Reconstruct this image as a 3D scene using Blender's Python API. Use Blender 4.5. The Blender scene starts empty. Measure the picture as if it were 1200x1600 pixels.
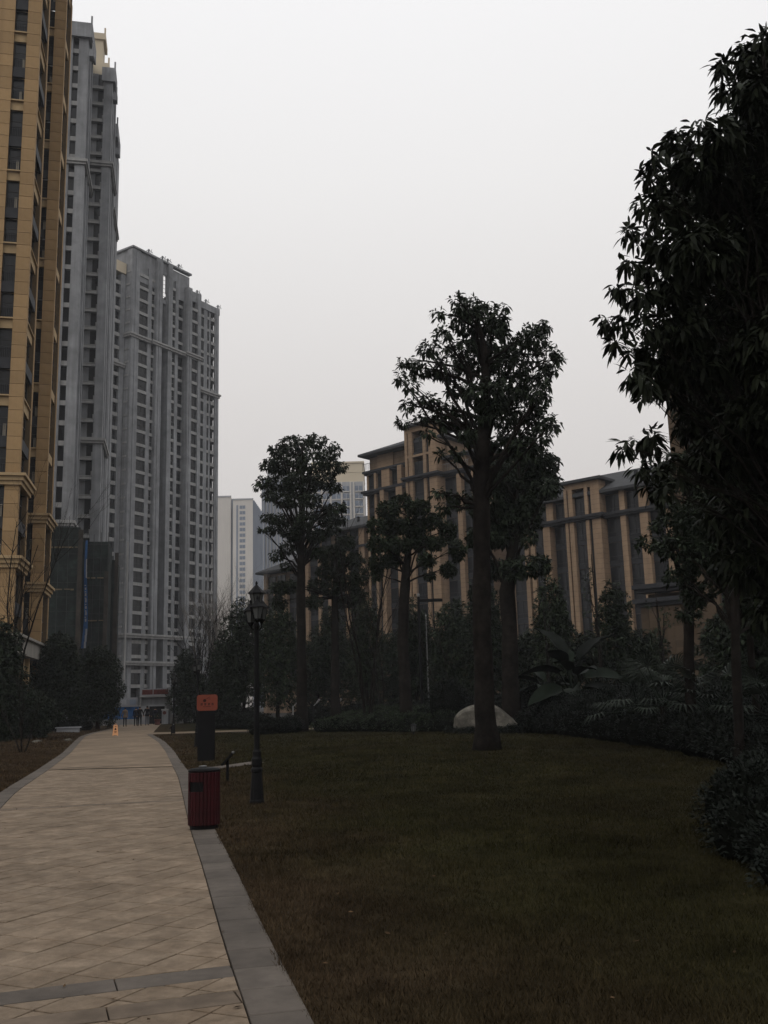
import bpy, bmesh, math, random
import numpy as np
from mathutils import Vector, Matrix

# ------------------------------------------------------------------ camera
scene = bpy.context.scene
COL = scene.collection
R = math.radians
PITCH, ROLL, EYE = R(11.1), R(1.6), 1.65
cam_data = bpy.data.cameras.new('camera')
cam_data.sensor_fit = 'VERTICAL'
cam_data.sensor_height = 36.0
cam_data.lens = 36.0 * 1500.0 / 1600.0
cam_data.clip_start = 0.05
cam_data.clip_end = 3000.0
cam = bpy.data.objects.new('camera', cam_data)
COL.objects.link(cam)
fw = Vector((0, math.cos(PITCH), math.sin(PITCH)))
up0 = Vector((0, -math.sin(PITCH), math.cos(PITCH)))
rt0 = Vector((1, 0, 0))
rt = rt0 * math.cos(ROLL) - up0 * math.sin(ROLL)
up = up0 * math.cos(ROLL) + rt0 * math.sin(ROLL)
M = Matrix((rt, up, -fw)).transposed().to_4x4()
M.translation = Vector((0, 0, EYE))
cam.matrix_world = M
scene.camera = cam

# ------------------------------------------------------------------ sky, sun, exposure
SUN_EL, SUN_ROT = R(48), R(215)
world = bpy.data.worlds.new('World')
scene.world = world
world.use_nodes = True
wn, wl = world.node_tree.nodes, world.node_tree.links
wn.clear()
w_out = wn.new('ShaderNodeOutputWorld')
w_bg = wn.new('ShaderNodeBackground')
w_bg.inputs['Strength'].default_value = 0.1
sky = wn.new('ShaderNodeTexSky')
sky.sky_type = 'NISHITA'
sky.sun_disc = False
sky.sun_elevation = SUN_EL
sky.sun_rotation = SUN_ROT
sky.dust_density = 8.0
sky.air_density = 2.0
desat = wn.new('ShaderNodeHueSaturation')
desat.inputs['Saturation'].default_value = 0.25
desat.inputs['Value'].default_value = 1.0
wl.new(sky.outputs[0], desat.inputs['Color'])
tc = wn.new('ShaderNodeTexCoord')
sep = wn.new('ShaderNodeSeparateXYZ')
wl.new(tc.outputs['Generated'], sep.inputs[0])
ramp = wn.new('ShaderNodeValToRGB')          # overcast layer, brighter towards the zenith
cr = ramp.color_ramp
cr.elements[0].position = 0.0
cr.elements[0].color = (0.50, 0.475, 0.46, 1)
cr.elements[1].position = 1.0
cr.elements[1].color = (0.92, 0.94, 0.965, 1)
for p, c in ((0.13, (0.575, 0.550, 0.535)), (0.30, (0.675, 0.655, 0.645)), (0.50, (0.805, 0.80, 0.80)), (0.68, (0.885, 0.89, 0.905))):
    e = cr.elements.new(p)
    e.color = (*c, 1)
wl.new(sep.outputs['Z'], ramp.inputs['Fac'])
gain = wn.new('ShaderNodeMixRGB')
gain.blend_type = 'MULTIPLY'
gain.inputs['Fac'].default_value = 1.0
gain.inputs['Color2'].default_value = (11.25, 11.15, 11.1, 1)
wl.new(ramp.outputs['Color'], gain.inputs['Color1'])
mixs = wn.new('ShaderNodeMixRGB')
mixs.inputs['Fac'].default_value = 0.04
wl.new(gain.outputs[0], mixs.inputs['Color1'])
wl.new(desat.outputs[0], mixs.inputs['Color2'])
wl.new(mixs.outputs[0], w_bg.inputs['Color'])
wl.new(w_bg.outputs[0], w_out.inputs['Surface'])

sun_d = bpy.data.lights.new('sun', 'SUN')
sun_d.energy = 0.5
sun_d.angle = R(40)
sun_d.color = (1.0, 0.95, 0.88)
sun = bpy.data.objects.new('sun', sun_d)
COL.objects.link(sun)
sd = Vector((math.sin(SUN_ROT) * math.cos(SUN_EL), math.cos(SUN_ROT) * math.cos(SUN_EL), math.sin(SUN_EL)))
sun.rotation_euler = sd.to_track_quat('Z', 'Y').to_euler()
sun.location = (0, -20, 140)

vs = scene.view_settings
vs.view_transform = 'Standard'
vs.look = 'None'
vs.exposure = 0.0
vs.gamma = 1.0
scene.render.engine = 'CYCLES'
scene.cycles.max_bounces = 5
scene.cycles.diffuse_bounces = 3
scene.cycles.glossy_bounces = 2
scene.cycles.transmission_bounces = 4
scene.cycles.transparent_max_bounces = 8
scene.cycles.volume_bounces = 1
scene.cycles.use_denoising = True

rng = np.random.default_rng(7)
random.seed(7)

# ------------------------------------------------------------------ helpers
def tag(o, label=None, cat=None, group=None, kind=None):
    if label: o['label'] = label
    if cat: o['category'] = cat
    if group: o['group'] = group
    if kind: o['kind'] = kind
    return o

def empty(name, loc=(0, 0, 0), rz=0.0):
    o = bpy.data.objects.new(name, None)
    o.empty_display_size = 0.3
    COL.objects.link(o)
    o.location = loc
    o.rotation_euler = (0, 0, rz)
    return o

def link(name, mesh, parent=None, loc=(0, 0, 0), rz=0.0):
    o = bpy.data.objects.new(name, mesh)
    COL.objects.link(o)
    o.location = loc
    o.rotation_euler = (0, 0, rz)
    if parent is not None:
        o.parent = parent
    return o

def copy_tree(o, parent=None):
    c = o.copy()
    COL.objects.link(c)
    c.parent = parent
    for ch in o.children:
        copy_tree(ch, c)
    return c

def np_mesh(name, V, faces, mats=None, midx=None, smooth=False):
    """faces: list of int arrays shaped (n, k)"""
    me = bpy.data.meshes.new(name)
    V = np.asarray(V, np.float32)
    fl = [np.asarray(f, np.int32) for f in faces if len(f)]
    nl = sum(f.size for f in fl)
    nf = sum(len(f) for f in fl)
    me.vertices.add(len(V))
    me.vertices.foreach_set('co', V.ravel())
    me.loops.add(nl)
    me.loops.foreach_set('vertex_index', np.concatenate([f.ravel() for f in fl]))
    me.polygons.add(nf)
    tot = np.concatenate([np.full(len(f), f.shape[1], np.int32) for f in fl])
    st = np.concatenate([[0], np.cumsum(tot)[:-1]]).astype(np.int32)
    me.polygons.foreach_set('loop_start', st)
    me.polygons.foreach_set('loop_total', tot)
    if midx is not None:
        me.polygons.foreach_set('material_index', np.asarray(midx, np.int32))
    if smooth:
        me.polygons.foreach_set('use_smooth', np.ones(nf, bool))
    for m in (mats or []):
        me.materials.append(m)
    me.update(calc_edges=True)
    me.validate()
    return me

class MB:
    """collects simple solids, builds them as one mesh object"""
    def __init__(self):
        self.v, self.f, self.m = [], [], []
        self.mi = 0
    def add(self, vs_, fs_):
        b = len(self.v)
        self.v += [tuple(p) for p in vs_]
        for f in fs_:
            self.f.append(tuple(i + b for i in f))
            self.m.append(self.mi)
        return self
    def box(self, x0, x1, y0, y1, z0, z1):
        v = [(x0, y0, z0), (x1, y0, z0), (x1, y1, z0), (x0, y1, z0), (x0, y0, z1), (x1, y0, z1), (x1, y1, z1), (x0, y1, z1)]
        return self.add(v, [(0, 3, 2, 1), (4, 5, 6, 7), (0, 1, 5, 4), (1, 2, 6, 5), (2, 3, 7, 6), (3, 0, 4, 7)])
    def bbox(self, x0, x1, y0, y1, z0, z1, b):
        """box with chamfered vertical and top edges"""
        pts = [(x0 + b, y0), (x1 - b, y0), (x1, y0 + b), (x1, y1 - b), (x1 - b, y1), (x0 + b, y1), (x0, y1 - b), (x0, y0 + b)]
        return self.prism(pts, z0, z1, inset=b)
    def prism(self, pts, z0, z1, inset=0.0):
        n = len(pts)
        cx = sum(p[0] for p in pts) / n
        cy = sum(p[1] for p in pts) / n
        v = [(p[0], p[1], z0) for p in pts]
        if inset:
            v += [(p[0], p[1], z1 - inset) for p in pts]
            top = []
            for p in pts:
                dx, dy = p[0] - cx, p[1] - cy
                d = math.hypot(dx, dy) or 1
                k = max(0.0, 1 - inset * 1.2 / d)
                top.append((cx + dx * k, cy + dy * k, z1))
            v += top
        else:
            v += [(p[0], p[1], z1) for p in pts]
        rings = 3 if inset else 2
        f = [tuple(reversed(range(n)))]
        for r in range(rings - 1):
            for i in range(n):
                j = (i + 1) % n
                f.append((r * n + i, r * n + j, (r + 1) * n + j, (r + 1) * n + i))
        f.append(tuple((rings - 1) * n + i for i in range(n)))
        return self.add(v, f)
    def lathe(self, prof, cx=0, cy=0, n=16, sx=1.0, sy=1.0, rot=0.0):
        v, f = [], []
        for (r, z) in prof:
            for i in range(n):
                a = rot + 2 * math.pi * i / n
                v.append((cx + r * sx * math.cos(a), cy + r * sy * math.sin(a), z))
        for k in range(len(prof) - 1):
            for i in range(n):
                j = (i + 1) % n
                f.append((k * n + i, k * n + j, (k + 1) * n + j, (k + 1) * n + i))
        f.append(tuple(reversed(range(n))))
        f.append(tuple((len(prof) - 1) * n + i for i in range(n)))
        return self.add(v, f)
    def tube(self, pts, radii, n=8):
        pts = [Vector(p) for p in pts]
        v, f = [], []
        for k, p in enumerate(pts):
            d = (pts[min(k + 1, len(pts) - 1)] - pts[max(k - 1, 0)])
            if d.length < 1e-6: d = Vector((0, 0, 1))
            d.normalize()
            a = d.orthogonal().normalized() if k == 0 else (pa - d * pa.dot(d)).normalized()
            pa = a
            b = d.cross(a)
            r = radii[k] if hasattr(radii, '__len__') else radii
            for i in range(n):
                t = 2 * math.pi * i / n
                v.append(p + (a * math.cos(t) + b * math.sin(t)) * r)
        for k in range(len(pts) - 1):
            for i in range(n):
                j = (i + 1) % n
                f.append((k * n + i, k * n + j, (k + 1) * n + j, (k + 1) * n + i))
        f.append(tuple(reversed(range(n))))
        f.append(tuple((len(pts) - 1) * n + i for i in range(n)))
        return self.add(v, f)
    def mesh(self, name, mats, smooth=False):
        me = bpy.data.meshes.new(name)
        me.from_pydata(self.v, [], self.f)
        for m in (mats if isinstance(mats, (list, tuple)) else [mats]):
            me.materials.append(m)
        me.polygons.foreach_set('material_index', self.m)
        if smooth:
            me.polygons.foreach_set('use_smooth', [True] * len(self.f))
        me.update()
        return me
    def build(self, name, mats, parent=None, loc=(0, 0, 0), rz=0.0, smooth=False):
        return link(name, self.mesh(name, mats, smooth), parent, loc, rz)

# ------------------------------------------------------------------ materials
def mat(name, col, rough=0.8, var=0.25, scale=3.0, bump=0.0, bscale=40.0, island=0.0, metal=0.0, spec=0.15, col2=None, obj_random=0.0, streak=0.0, pos=False, patch=None, course=0.0, worn=None):
    m = bpy.data.materials.new(name)
    m.use_nodes = True
    n, l = m.node_tree.nodes, m.node_tree.links
    b = n['Principled BSDF']
    b.inputs['Roughness'].default_value = rough
    b.inputs['Metallic'].default_value = metal
    b.inputs['Specular IOR Level'].default_value = spec
    t = n.new('ShaderNodeTexCoord')
    co = n.new('ShaderNodeNewGeometry').outputs['Position'] if pos else t.outputs['Object']
    nz = n.new('ShaderNodeTexNoise')
    nz.inputs['Scale'].default_value = scale
    nz.inputs['Detail'].default_value = 6
    nz.inputs['Roughness'].default_value = 0.62
    l.new(co, nz.inputs['Vector'])
    rp = n.new('ShaderNodeValToRGB')
    rp.color_ramp.elements[0].position = 0.3
    rp.color_ramp.elements[1].position = 0.7
    c2 = col2 or col
    rp.color_ramp.elements[0].color = tuple(c * (1 - var) for c in col) + (1,)
    rp.color_ramp.elements[1].color = tuple(c * (1 + var) for c in c2) + (1,)
    l.new(nz.outputs['Fac'], rp.inputs['Fac'])
    out = rp.outputs['Color']
    if worn:                                   # drier, browner turf towards the path
        ps_ = n.new('ShaderNodeSeparateXYZ')
        l.new(n.new('ShaderNodeNewGeometry').outputs['Position'], ps_.inputs[0])
        ma = n.new('ShaderNodeMath'); ma.operation = 'MULTIPLY_ADD'
        l.new(ps_.outputs['Y'], ma.inputs[0]); ma.inputs[1].default_value = 0.25
        l.new(ps_.outputs['X'], ma.inputs[2])
        wa = n.new('ShaderNodeTexNoise'); wa.inputs['Scale'].default_value = 0.35; wa.inputs['Detail'].default_value = 5
        l.new(co, wa.inputs['Vector'])
        mb_ = n.new('ShaderNodeMath'); mb_.operation = 'MULTIPLY_ADD'
        l.new(wa.outputs['Fac'], mb_.inputs[0]); mb_.inputs[1].default_value = 5.0
        l.new(ma.outputs[0], mb_.inputs[2])
        mw = n.new('ShaderNodeMapRange'); mw.interpolation_type = 'SMOOTHSTEP'
        mw.inputs['From Min'].default_value = 2.7
        mw.inputs['From Max'].default_value = 6.4
        l.new(mb_.outputs[0], mw.inputs['Value'])
        mxw = n.new('ShaderNodeMixRGB')
        l.new(mw.outputs[0], mxw.inputs['Fac'])
        mxw.inputs['Color1'].default_value = (*worn, 1)
        l.new(out, mxw.inputs['Color2'])
        out = mxw.outputs[0]
    def mul(sock, amount):
        nonlocal out
        mr = n.new('ShaderNodeMapRange')
        mr.inputs['To Min'].default_value = 1 - amount
        mr.inputs['To Max'].default_value = 1 + amount
        l.new(sock, mr.inputs['Value'])
        mx = n.new('ShaderNodeMixRGB')
        mx.blend_type = 'MULTIPLY'
        mx.inputs['Fac'].default_value = 1
        l.new(out, mx.inputs['Color1'])
        l.new(mr.outputs[0], mx.inputs['Color2'])
        out = mx.outputs[0]
    if island:
        mul(n.new('ShaderNodeNewGeometry').outputs['Random Per Island'], island)
    if obj_random:
        mul(n.new('ShaderNodeObjectInfo').outputs['Random'], obj_random)
    if streak:
        mp = n.new('ShaderNodeMapping')
        mp.inputs['Scale'].default_value = (1.2, 1.2, 0.05)
        l.new(t.outputs['Object'], mp.inputs['Vector'])
        n2 = n.new('ShaderNodeTexNoise')
        n2.inputs['Scale'].default_value = 1.6
        n2.inputs['Detail'].default_value = 5
        l.new(mp.outputs[0], n2.inputs['Vector'])
        mul(n2.outputs['Fac'], streak)
    for (ps, pa) in (patch or ()):
        n3 = n.new('ShaderNodeTexNoise')
        n3.inputs['Scale'].default_value = ps
        n3.inputs['Detail'].default_value = 4
        n3.inputs['Distortion'].default_value = 0.6
        l.new(co, n3.inputs['Vector'])
        st = n.new('ShaderNodeMapRange')
        st.inputs['From Min'].default_value = 0.33
        st.inputs['From Max'].default_value = 0.67
        l.new(n3.outputs['Fac'], st.inputs['Value'])
        mul(st.outputs[0], pa)
    if course:
        sz = n.new('ShaderNodeSeparateXYZ')
        l.new(t.outputs['Object'], sz.inputs[0])
        def mth(op, a, bb):
            q = n.new('ShaderNodeMath'); q.operation = op
            l.new(a, q.inputs[0]); q.inputs[1].default_value = bb
            return q.outputs[0]
        fr = mth('FRACT', mth('DIVIDE', sz.outputs['Z'], course), 0.0)
        mul(mth('GREATER_THAN', fr, 0.10), 0.14)
    l.new(out, b.inputs['Base Color'])
    if bump:
        nb = n.new('ShaderNodeTexNoise')
        nb.inputs['Scale'].default_value = bscale
        nb.inputs['Detail'].default_value = 5
        l.new(co, nb.inputs['Vector'])
        bp = n.new('ShaderNodeBump')
        bp.inputs['Strength'].default_value = bump
        bp.inputs['Distance'].default_value = 0.02
        l.new(nb.outputs['Fac'], bp.inputs['Height'])
        l.new(bp.outputs[0], b.inputs['Normal'])
    return m

def glassy(name, col, rough=0.12):
    m = mat(name, col, rough=rough, var=0.3, scale=0.35, spec=0.22)
    return m

MT = {}
MT['tan'] = mat('tan_stone', (0.32, 0.212, 0.108), 0.85, 0.12, 1.2, 0.15, 30, obj_random=0.12, streak=0.18)
MT['tan_joint'] = mat('tan_joint', (0.11, 0.078, 0.045), 0.9, 0.15)
MT['tan_trim'] = mat('tan_trim', (0.38, 0.275, 0.155), 0.85, 0.12, 0.8, streak=0.2)
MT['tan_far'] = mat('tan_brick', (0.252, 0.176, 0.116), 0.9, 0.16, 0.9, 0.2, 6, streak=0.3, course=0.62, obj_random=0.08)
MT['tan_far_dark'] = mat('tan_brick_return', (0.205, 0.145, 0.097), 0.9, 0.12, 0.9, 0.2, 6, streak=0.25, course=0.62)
MT['concrete'] = mat('raw_concrete', (0.216, 0.221, 0.230), 0.9, 0.18, 0.35, 0.25, 5, streak=0.5, patch=((0.05, 0.14), (0.6, 0.12)))
MT['concrete_b'] = mat('raw_concrete_trim', (0.275, 0.273, 0.268), 0.9, 0.14, 0.5, streak=0.35)
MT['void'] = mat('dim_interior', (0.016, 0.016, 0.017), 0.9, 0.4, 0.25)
MT['slate'] = mat('roof_slate', (0.050, 0.051, 0.054), 0.8, 0.2, 1.5, 0.3, 8)
MT['band'] = mat('dark_cornice', (0.035, 0.036, 0.040), 0.7, 0.2, 1.0)
MT['glass'] = glassy('window_glass', (0.016, 0.017, 0.019))
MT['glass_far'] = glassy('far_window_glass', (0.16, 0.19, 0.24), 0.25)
MT['frame'] = mat('window_frame', (0.035, 0.034, 0.034), 0.5, 0.2)
MT['daylight_strip'] = mat('pale_daylight', (0.30, 0.27, 0.22), 0.9, 0.15, 3)  # pale colour standing in for daylight at the windows
MT['white_far'] = mat('white_render', (0.52, 0.49, 0.455), 0.9, 0.05, 0.06, streak=0.1)
MT['white_side'] = mat('grey_render', (0.33, 0.335, 0.35), 0.9, 0.08, 0.06, streak=0.2)
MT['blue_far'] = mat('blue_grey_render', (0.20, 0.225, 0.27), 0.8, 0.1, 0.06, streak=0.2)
MT['cream_far'] = mat('cream_render', (0.52, 0.45, 0.34), 0.9, 0.06, 0.08)
MT['sandstone'] = mat('sandstone_tile', (0.160, 0.117, 0.080), 0.78, 0.20, 2.6, 0.5, 70, island=0.11, obj_random=0.09, col2=(0.172, 0.133, 0.096), pos=True, patch=((0.9, 0.10), (6.0, 0.16), (22.0, 0.10)))
MT['sand_far'] = mat('sandstone_paving', (0.168, 0.126, 0.087), 0.8, 0.25, 0.8, 0.4, 4, pos=True, patch=((0.3, 0.16), (2.5, 0.14)))
MT['granite'] = mat('grey_granite', (0.084, 0.071, 0.060), 0.75, 0.22, 2.2, 0.3, 140, island=0.10, obj_random=0.12, pos=True, patch=((0.9, 0.14), (9.0, 0.10)))
MT['granite_warm'] = mat('warm_granite', (0.125, 0.096, 0.071), 0.75, 0.25, 2.2, 0.3, 140, obj_random=0.12, pos=True, patch=((1.5, 0.2), (9.0, 0.12)))
MT['joint'] = mat('paving_bed', (0.016, 0.013, 0.010), 0.95, 0.3, 8)
MT['soil'] = mat('dark_soil', (0.014, 0.011, 0.008), 0.95, 0.35, 1.5, 0.5, 20)
MT['lawn'] = mat('dormant_turf', (0.0185, 0.0145, 0.0075), 0.95, 0.30, 0.16, 0.6, 60, col2=(0.0165, 0.0155, 0.0068), spec=0.02, worn=(0.032, 0.0225, 0.0135), patch=((0.7, 0.3), (4.0, 0.3)))
MT['grass'] = mat('grass_blade', (0.0275, 0.0215, 0.0105), 0.9, 0.30, 0.13, island=0.45, col2=(0.0225, 0.0215, 0.0085), spec=0.02, worn=(0.049, 0.0335, 0.0200), patch=((0.7, 0.28), (3.0, 0.25)))
MT['ground'] = mat('bare_ground', (0.028, 0.026, 0.023), 0.95, 0.3, 0.3, 0.3, 3)
MT['bark'] = mat('dark_bark', (0.0125, 0.0105, 0.009), 0.95, 0.5, 5, 1.0, 11, spec=0.03, patch=((1.3, 0.35),))
MT['bark_red'] = mat('reddish_bark', (0.030, 0.017, 0.011), 0.95, 0.4, 5, 0.9, 14, spec=0.03)
MT['bark_pale'] = mat('pale_bark', (0.17, 0.155, 0.14), 0.95, 0.3, 3, 0.5, 14)
MT['leaf'] = mat('dark_leaf', (0.019, 0.026, 0.015), 0.5, 0.3, 1.2, island=0.5, spec=0.07)
MT['leaf_n'] = mat('near_leaf', (0.0135, 0.0165, 0.0095), 0.5, 0.3, 1.2, island=0.6, spec=0.05)
MT['leaf_g'] = mat('mid_green_leaf', (0.023, 0.032, 0.017), 0.5, 0.3, 1.0, island=0.5, spec=0.07)
MT['leaf_h'] = mat('hedge_leaf', (0.0095, 0.012, 0.0095), 0.5, 0.3, 2.0, island=0.5, spec=0.06)
MT['leaf_t'] = mat('broad_leaf', (0.0080, 0.0115, 0.0078), 0.6, 0.4, 3.0, obj_random=0.55, spec=0.05, patch=((1.5, 0.3),))
MT['palm'] = mat('palm_frond', (0.021, 0.028, 0.020), 0.5, 0.3, 3.0, obj_random=0.4, spec=0.14)
MT['inner'] = mat('light_blocker', (0.005, 0.0055, 0.0045), 1.0, 0.3, 3, spec=0.0)  # dark cores added inside shrubs to block light
MT['iron'] = mat('black_iron', (0.006, 0.006, 0.0065), 0.5, 0.3, 6, 0.1, 60, spec=0.08)
MT['steel'] = mat('dull_steel', (0.25, 0.25, 0.25), 0.35, 0.15, 6, metal=0.9)
MT['lamp_glass'] = mat('frosted_lamp_glass', (0.075, 0.078, 0.076), 0.3, 0.15, 5, spec=0.25)
MT['redwood'] = mat('red_slat_wood', (0.026, 0.0030, 0.0042), 0.6, 0.35, 7, 0.25, 50, obj_random=0.3)
MT['orange'] = mat('orange_panel', (0.165, 0.042, 0.025), 0.65, 0.10, 3)
MT['ink'] = mat('dark_print', (0.020, 0.005, 0.004), 0.6, 0.1)
MT['yellow'] = mat('yellow_plastic', (0.62, 0.31, 0.15), 0.55, 0.08, 4)
MT['blue'] = mat('blue_hoarding', (0.026, 0.090, 0.23), 0.6, 0.45, 0.9)
MT['white'] = mat('white_board', (0.27, 0.275, 0.29), 0.75, 0.12, 1.2)
MT['redprint'] = mat('faded_red_print', (0.105, 0.038, 0.034), 0.8, 0.35, 2.5)
MT['net'] = mat('green_scaffold_net', (0.012, 0.0175, 0.0155), 0.95, 0.5, 0.7, 1.0, 2.5, streak=0.4, patch=((0.35, 0.35), (2.0, 0.3)))
MT['rust'] = mat('rusty_timber', (0.036, 0.030, 0.024), 0.9, 0.45, 0.8)
MT['plank'] = mat('yellow_plank', (0.13, 0.10, 0.06), 0.9, 0.4, 1.0)
MT['rock'] = mat('pale_rock', (0.088, 0.081, 0.068), 0.9, 0.45, 1.6, 1.0, 7, patch=((2.5, 0.35), (9.0, 0.2)))
MT['canopy'] = mat('canopy_render', (0.26, 0.245, 0.22), 0.85, 0.15, 0.6, streak=0.3)
MT['tan_shaded'] = mat('tan_stone_shaded', (0.080, 0.057, 0.038), 0.9, 0.2, 1.0, 0.3, 8, obj_random=0.2)  # nearest block's stone, tree shade put into its darker colour
MT['skin'] = mat('skin', (0.30, 0.17, 0.11), 0.6, 0.05)
MT['hair'] = mat('black_hair', (0.008, 0.008, 0.008), 0.6, 0.2)
def cloth(n, c): return mat(n, c, 0.9, 0.15, 8, 0.2, 40)
MT['c_beige'] = cloth('beige_jacket_cloth', (0.17, 0.125, 0.09))
MT['c_black'] = cloth('black_cloth', (0.010, 0.010, 0.012))
MT['c_navy'] = cloth('navy_cloth', (0.014, 0.016, 0.024))
MT['c_grey'] = cloth('grey_jeans', (0.11, 0.115, 0.13))
MT['shoe'] = mat('dark_shoe', (0.015, 0.013, 0.012), 0.6)

# ------------------------------------------------------------------ ground, lawns, path
g = MB()
g.add([(-700, -690, 0), (700, -690, 0), (700, 700, 0), (-700, 700, 0)], [(0, 1, 2, 3)])
tag(g.build('ground', MT['ground']), kind='structure')

ER = np.array([(1.6, -12), (0.95, -3), (0.40, 1.5), (-0.18, 4.4), (-0.45, 5.44), (-0.73, 6.5), (-1.11, 8.12), (-1.76, 10.87), (-2.36, 13.29), (-3.25, 17.15), (-4.67, 23.24),
               (-5.95, 28.29), (-7.95, 36.28), (-10.55, 46.16), (-12.87, 54.25), (-14.4, 59.45), (-16.5, 69), (-20.4, 87), (-22.5, 97)])
EL = np.array([(-2.9, -12), (-3.45, -3), (-3.9, 1.5), (-4.3, 4.4), (-4.75, 7.5), (-5.5, 11), (-6.55, 15.5), (-7.99, 20.28), (-9.75, 27.24), (-12.4, 37.25), (-16.0, 49.8), (-18.5, 58.58), (-20.2, 66.21),
               (-22.4, 78.43), (-26.5, 97)])
def smooth_edge(E):
    ys = np.linspace(E[0, 1], E[-1, 1], 800)
    xs = np.interp(ys, E[:, 1], E[:, 0])
    k = np.hanning(41); k /= k.sum()
    xp = np.pad(xs, 20, mode='reflect', reflect_type='odd')
    return ys, np.convolve(xp, k, mode='valid')
_ry, _rx = smooth_edge(ER)
_ly, _lx = smooth_edge(EL)
def xr(y): return float(np.interp(y, _ry, _rx))
def xl(y): return float(np.interp(y, _ly, _lx))
def edge_frame(fn, y):
    """point on an edge at y, with unit tangent (forwards) and unit normal (to the right)"""
    d = Vector((fn(y + 0.2) - fn(y - 0.2), 0.4))
    d.normalize()
    return Vector((fn(y), y)), d, Vector((d.y, -d.x))
KW = 0.31

def lawn_z(x, y):
    e = np.clip((x - np.interp(y, _ry, _rx)) / 3.0, 0, 1)
    return 0.02 + e * (0.22 * np.exp(-((x - 2.5) / 6.0) ** 2 - ((y - 37) / 13.0) ** 2) + 0.02 * np.sin(x * 0.9 + y * 0.31) * np.sin(y * 0.53 - x * 0.2))
def lz(x, y): return float(lawn_z(np.array([x]), np.array([y]))[0])
def lawn_left_z(x, y):
    e = np.clip((np.interp(y, _ly, _lx) - x) / 2.5, 0, 1)
    return 0.02 + e * (0.03 * np.sin(x * 0.7 + y * 0.27) + 0.05)

def sheet(name, fx0, fx1, y0, y1, nx, ny, fz, m):
    ys = np.linspace(y0, y1, ny)
    V = []
    for y in ys:
        a, b = fx0(y), fx1(y)
        for t in np.linspace(0, 1, nx):
            V.append((a + (b - a) * t, y, 0))
    V = np.array(V)
    V[:, 2] = fz(V[:, 0], V[:, 1])
    i = np.arange((ny - 1) * nx).reshape(ny - 1, nx)[:, :-1].ravel()
    F = np.stack([i, i + 1, i + 1 + nx, i + nx], 1)
    return link(name, np_mesh(name, V, [F], [m], smooth=True))
lawn_right = tag(sheet('lawn', lambda y: xr(y) + 0.005, lambda y: 15.0, -6, 59.0, 60, 130, lawn_z, MT['lawn']), kind='structure')
lawn_far = tag(sheet('lawn', lambda y: xr(y) + 0.005, lambda y: -3.0, 63.5, 92.0, 20, 50, lambda x, y: 0.03 + 0 * x, MT['lawn']), kind='structure')
lawn_left = tag(sheet('lawn', lambda y: -34.0, lambda y: xl(y) - 0.005, 4, 92.0, 40, 130, lawn_left_z, MT['lawn']), kind='structure')

# grass: short dormant blades over the lawns
def blades(n, ylo, yhi, xf, h, w, zf, keep=None):
    y = rng.uniform(ylo, yhi, n)
    lo, hi = xf(y)
    x = lo + (hi - lo) * rng.random(n)
    px = 600 + 1500 * x / np.maximum(y, 0.1)
    k = (px > -120) & (px < 1320)
    if keep is not None: k &= keep(x, y)
    x, y = x[k], y[k]
    n = len(x)
    # tufts: blades gather slightly
    hh = h * rng.uniform(0.45, 1.35, n) * (0.75 + 0.5 * (np.sin(x * 3.1 + 1.3 * np.sin(y * 2.3)) * np.sin(y * 2.7 + x) * 0.5 + 0.5))
    a = rng.uniform(0, 2 * np.pi, n)
    lean = rng.uniform(0.2, 1.0, n) * hh
    b = rng.uniform(0, 2 * np.pi, n)
    z = zf(x, y) - 0.004
    ww = w * rng.uniform(0.7, 1.3, n)
    V = np.empty((n, 3, 3))
    V[:, 0] = np.stack([x - ww * np.cos(a), y - ww * np.sin(a), z], 1)
    V[:, 1] = np.stack([x + ww * np.cos(a), y + ww * np.sin(a), z], 1)
    V[:, 2] = np.stack([x + lean * np.cos(b), y + lean * np.sin(b), z + hh], 1)
    return V.reshape(-1, 3)
xfr = lambda y: (np.interp(y, _ry, _rx) - 0.022 + 0.02 * np.sin(y * 5.1) * np.sin(y * 1.7), np.minimum(0.46 * y + 1, 13.0))
xfl = lambda y: (np.maximum(-0.46 * y - 1, -33.0), np.interp(y, _ly, _lx) - 0.01)
XP = lambda x, y: ~((np.abs((x + 5.2) * 0.88 - (y - 25.0) * 0.475) < 0.34) & (x > -5.6) & (x < -3.6) & (y > 22) & (y < 33))
parts_ = [blades(110000, 4.6, 10.5, xfr, 0.040, 0.0035, lawn_z), blades(110000, 10.5, 20, xfr, 0.045, 0.006, lawn_z, XP),
          blades(90000, 20, 34, xfr, 0.05, 0.011, lawn_z, XP), blades(50000, 34, 58, xfr, 0.055, 0.02, lawn_z),
          blades(45000, 15, 40, xfl, 0.05, 0.011, lawn_left_z), blades(25000, 40, 80, xfl, 0.06, 0.025, lawn_left_z)]
GV = np.concatenate(parts_)
GF = np.arange(len(GV)).reshape(-1, 3)
tag(link('grass', np_mesh('grass', GV, [GF], [MT['grass']])), 'short brownish green winter grass covering the lawns', 'grass', kind='stuff')

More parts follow.
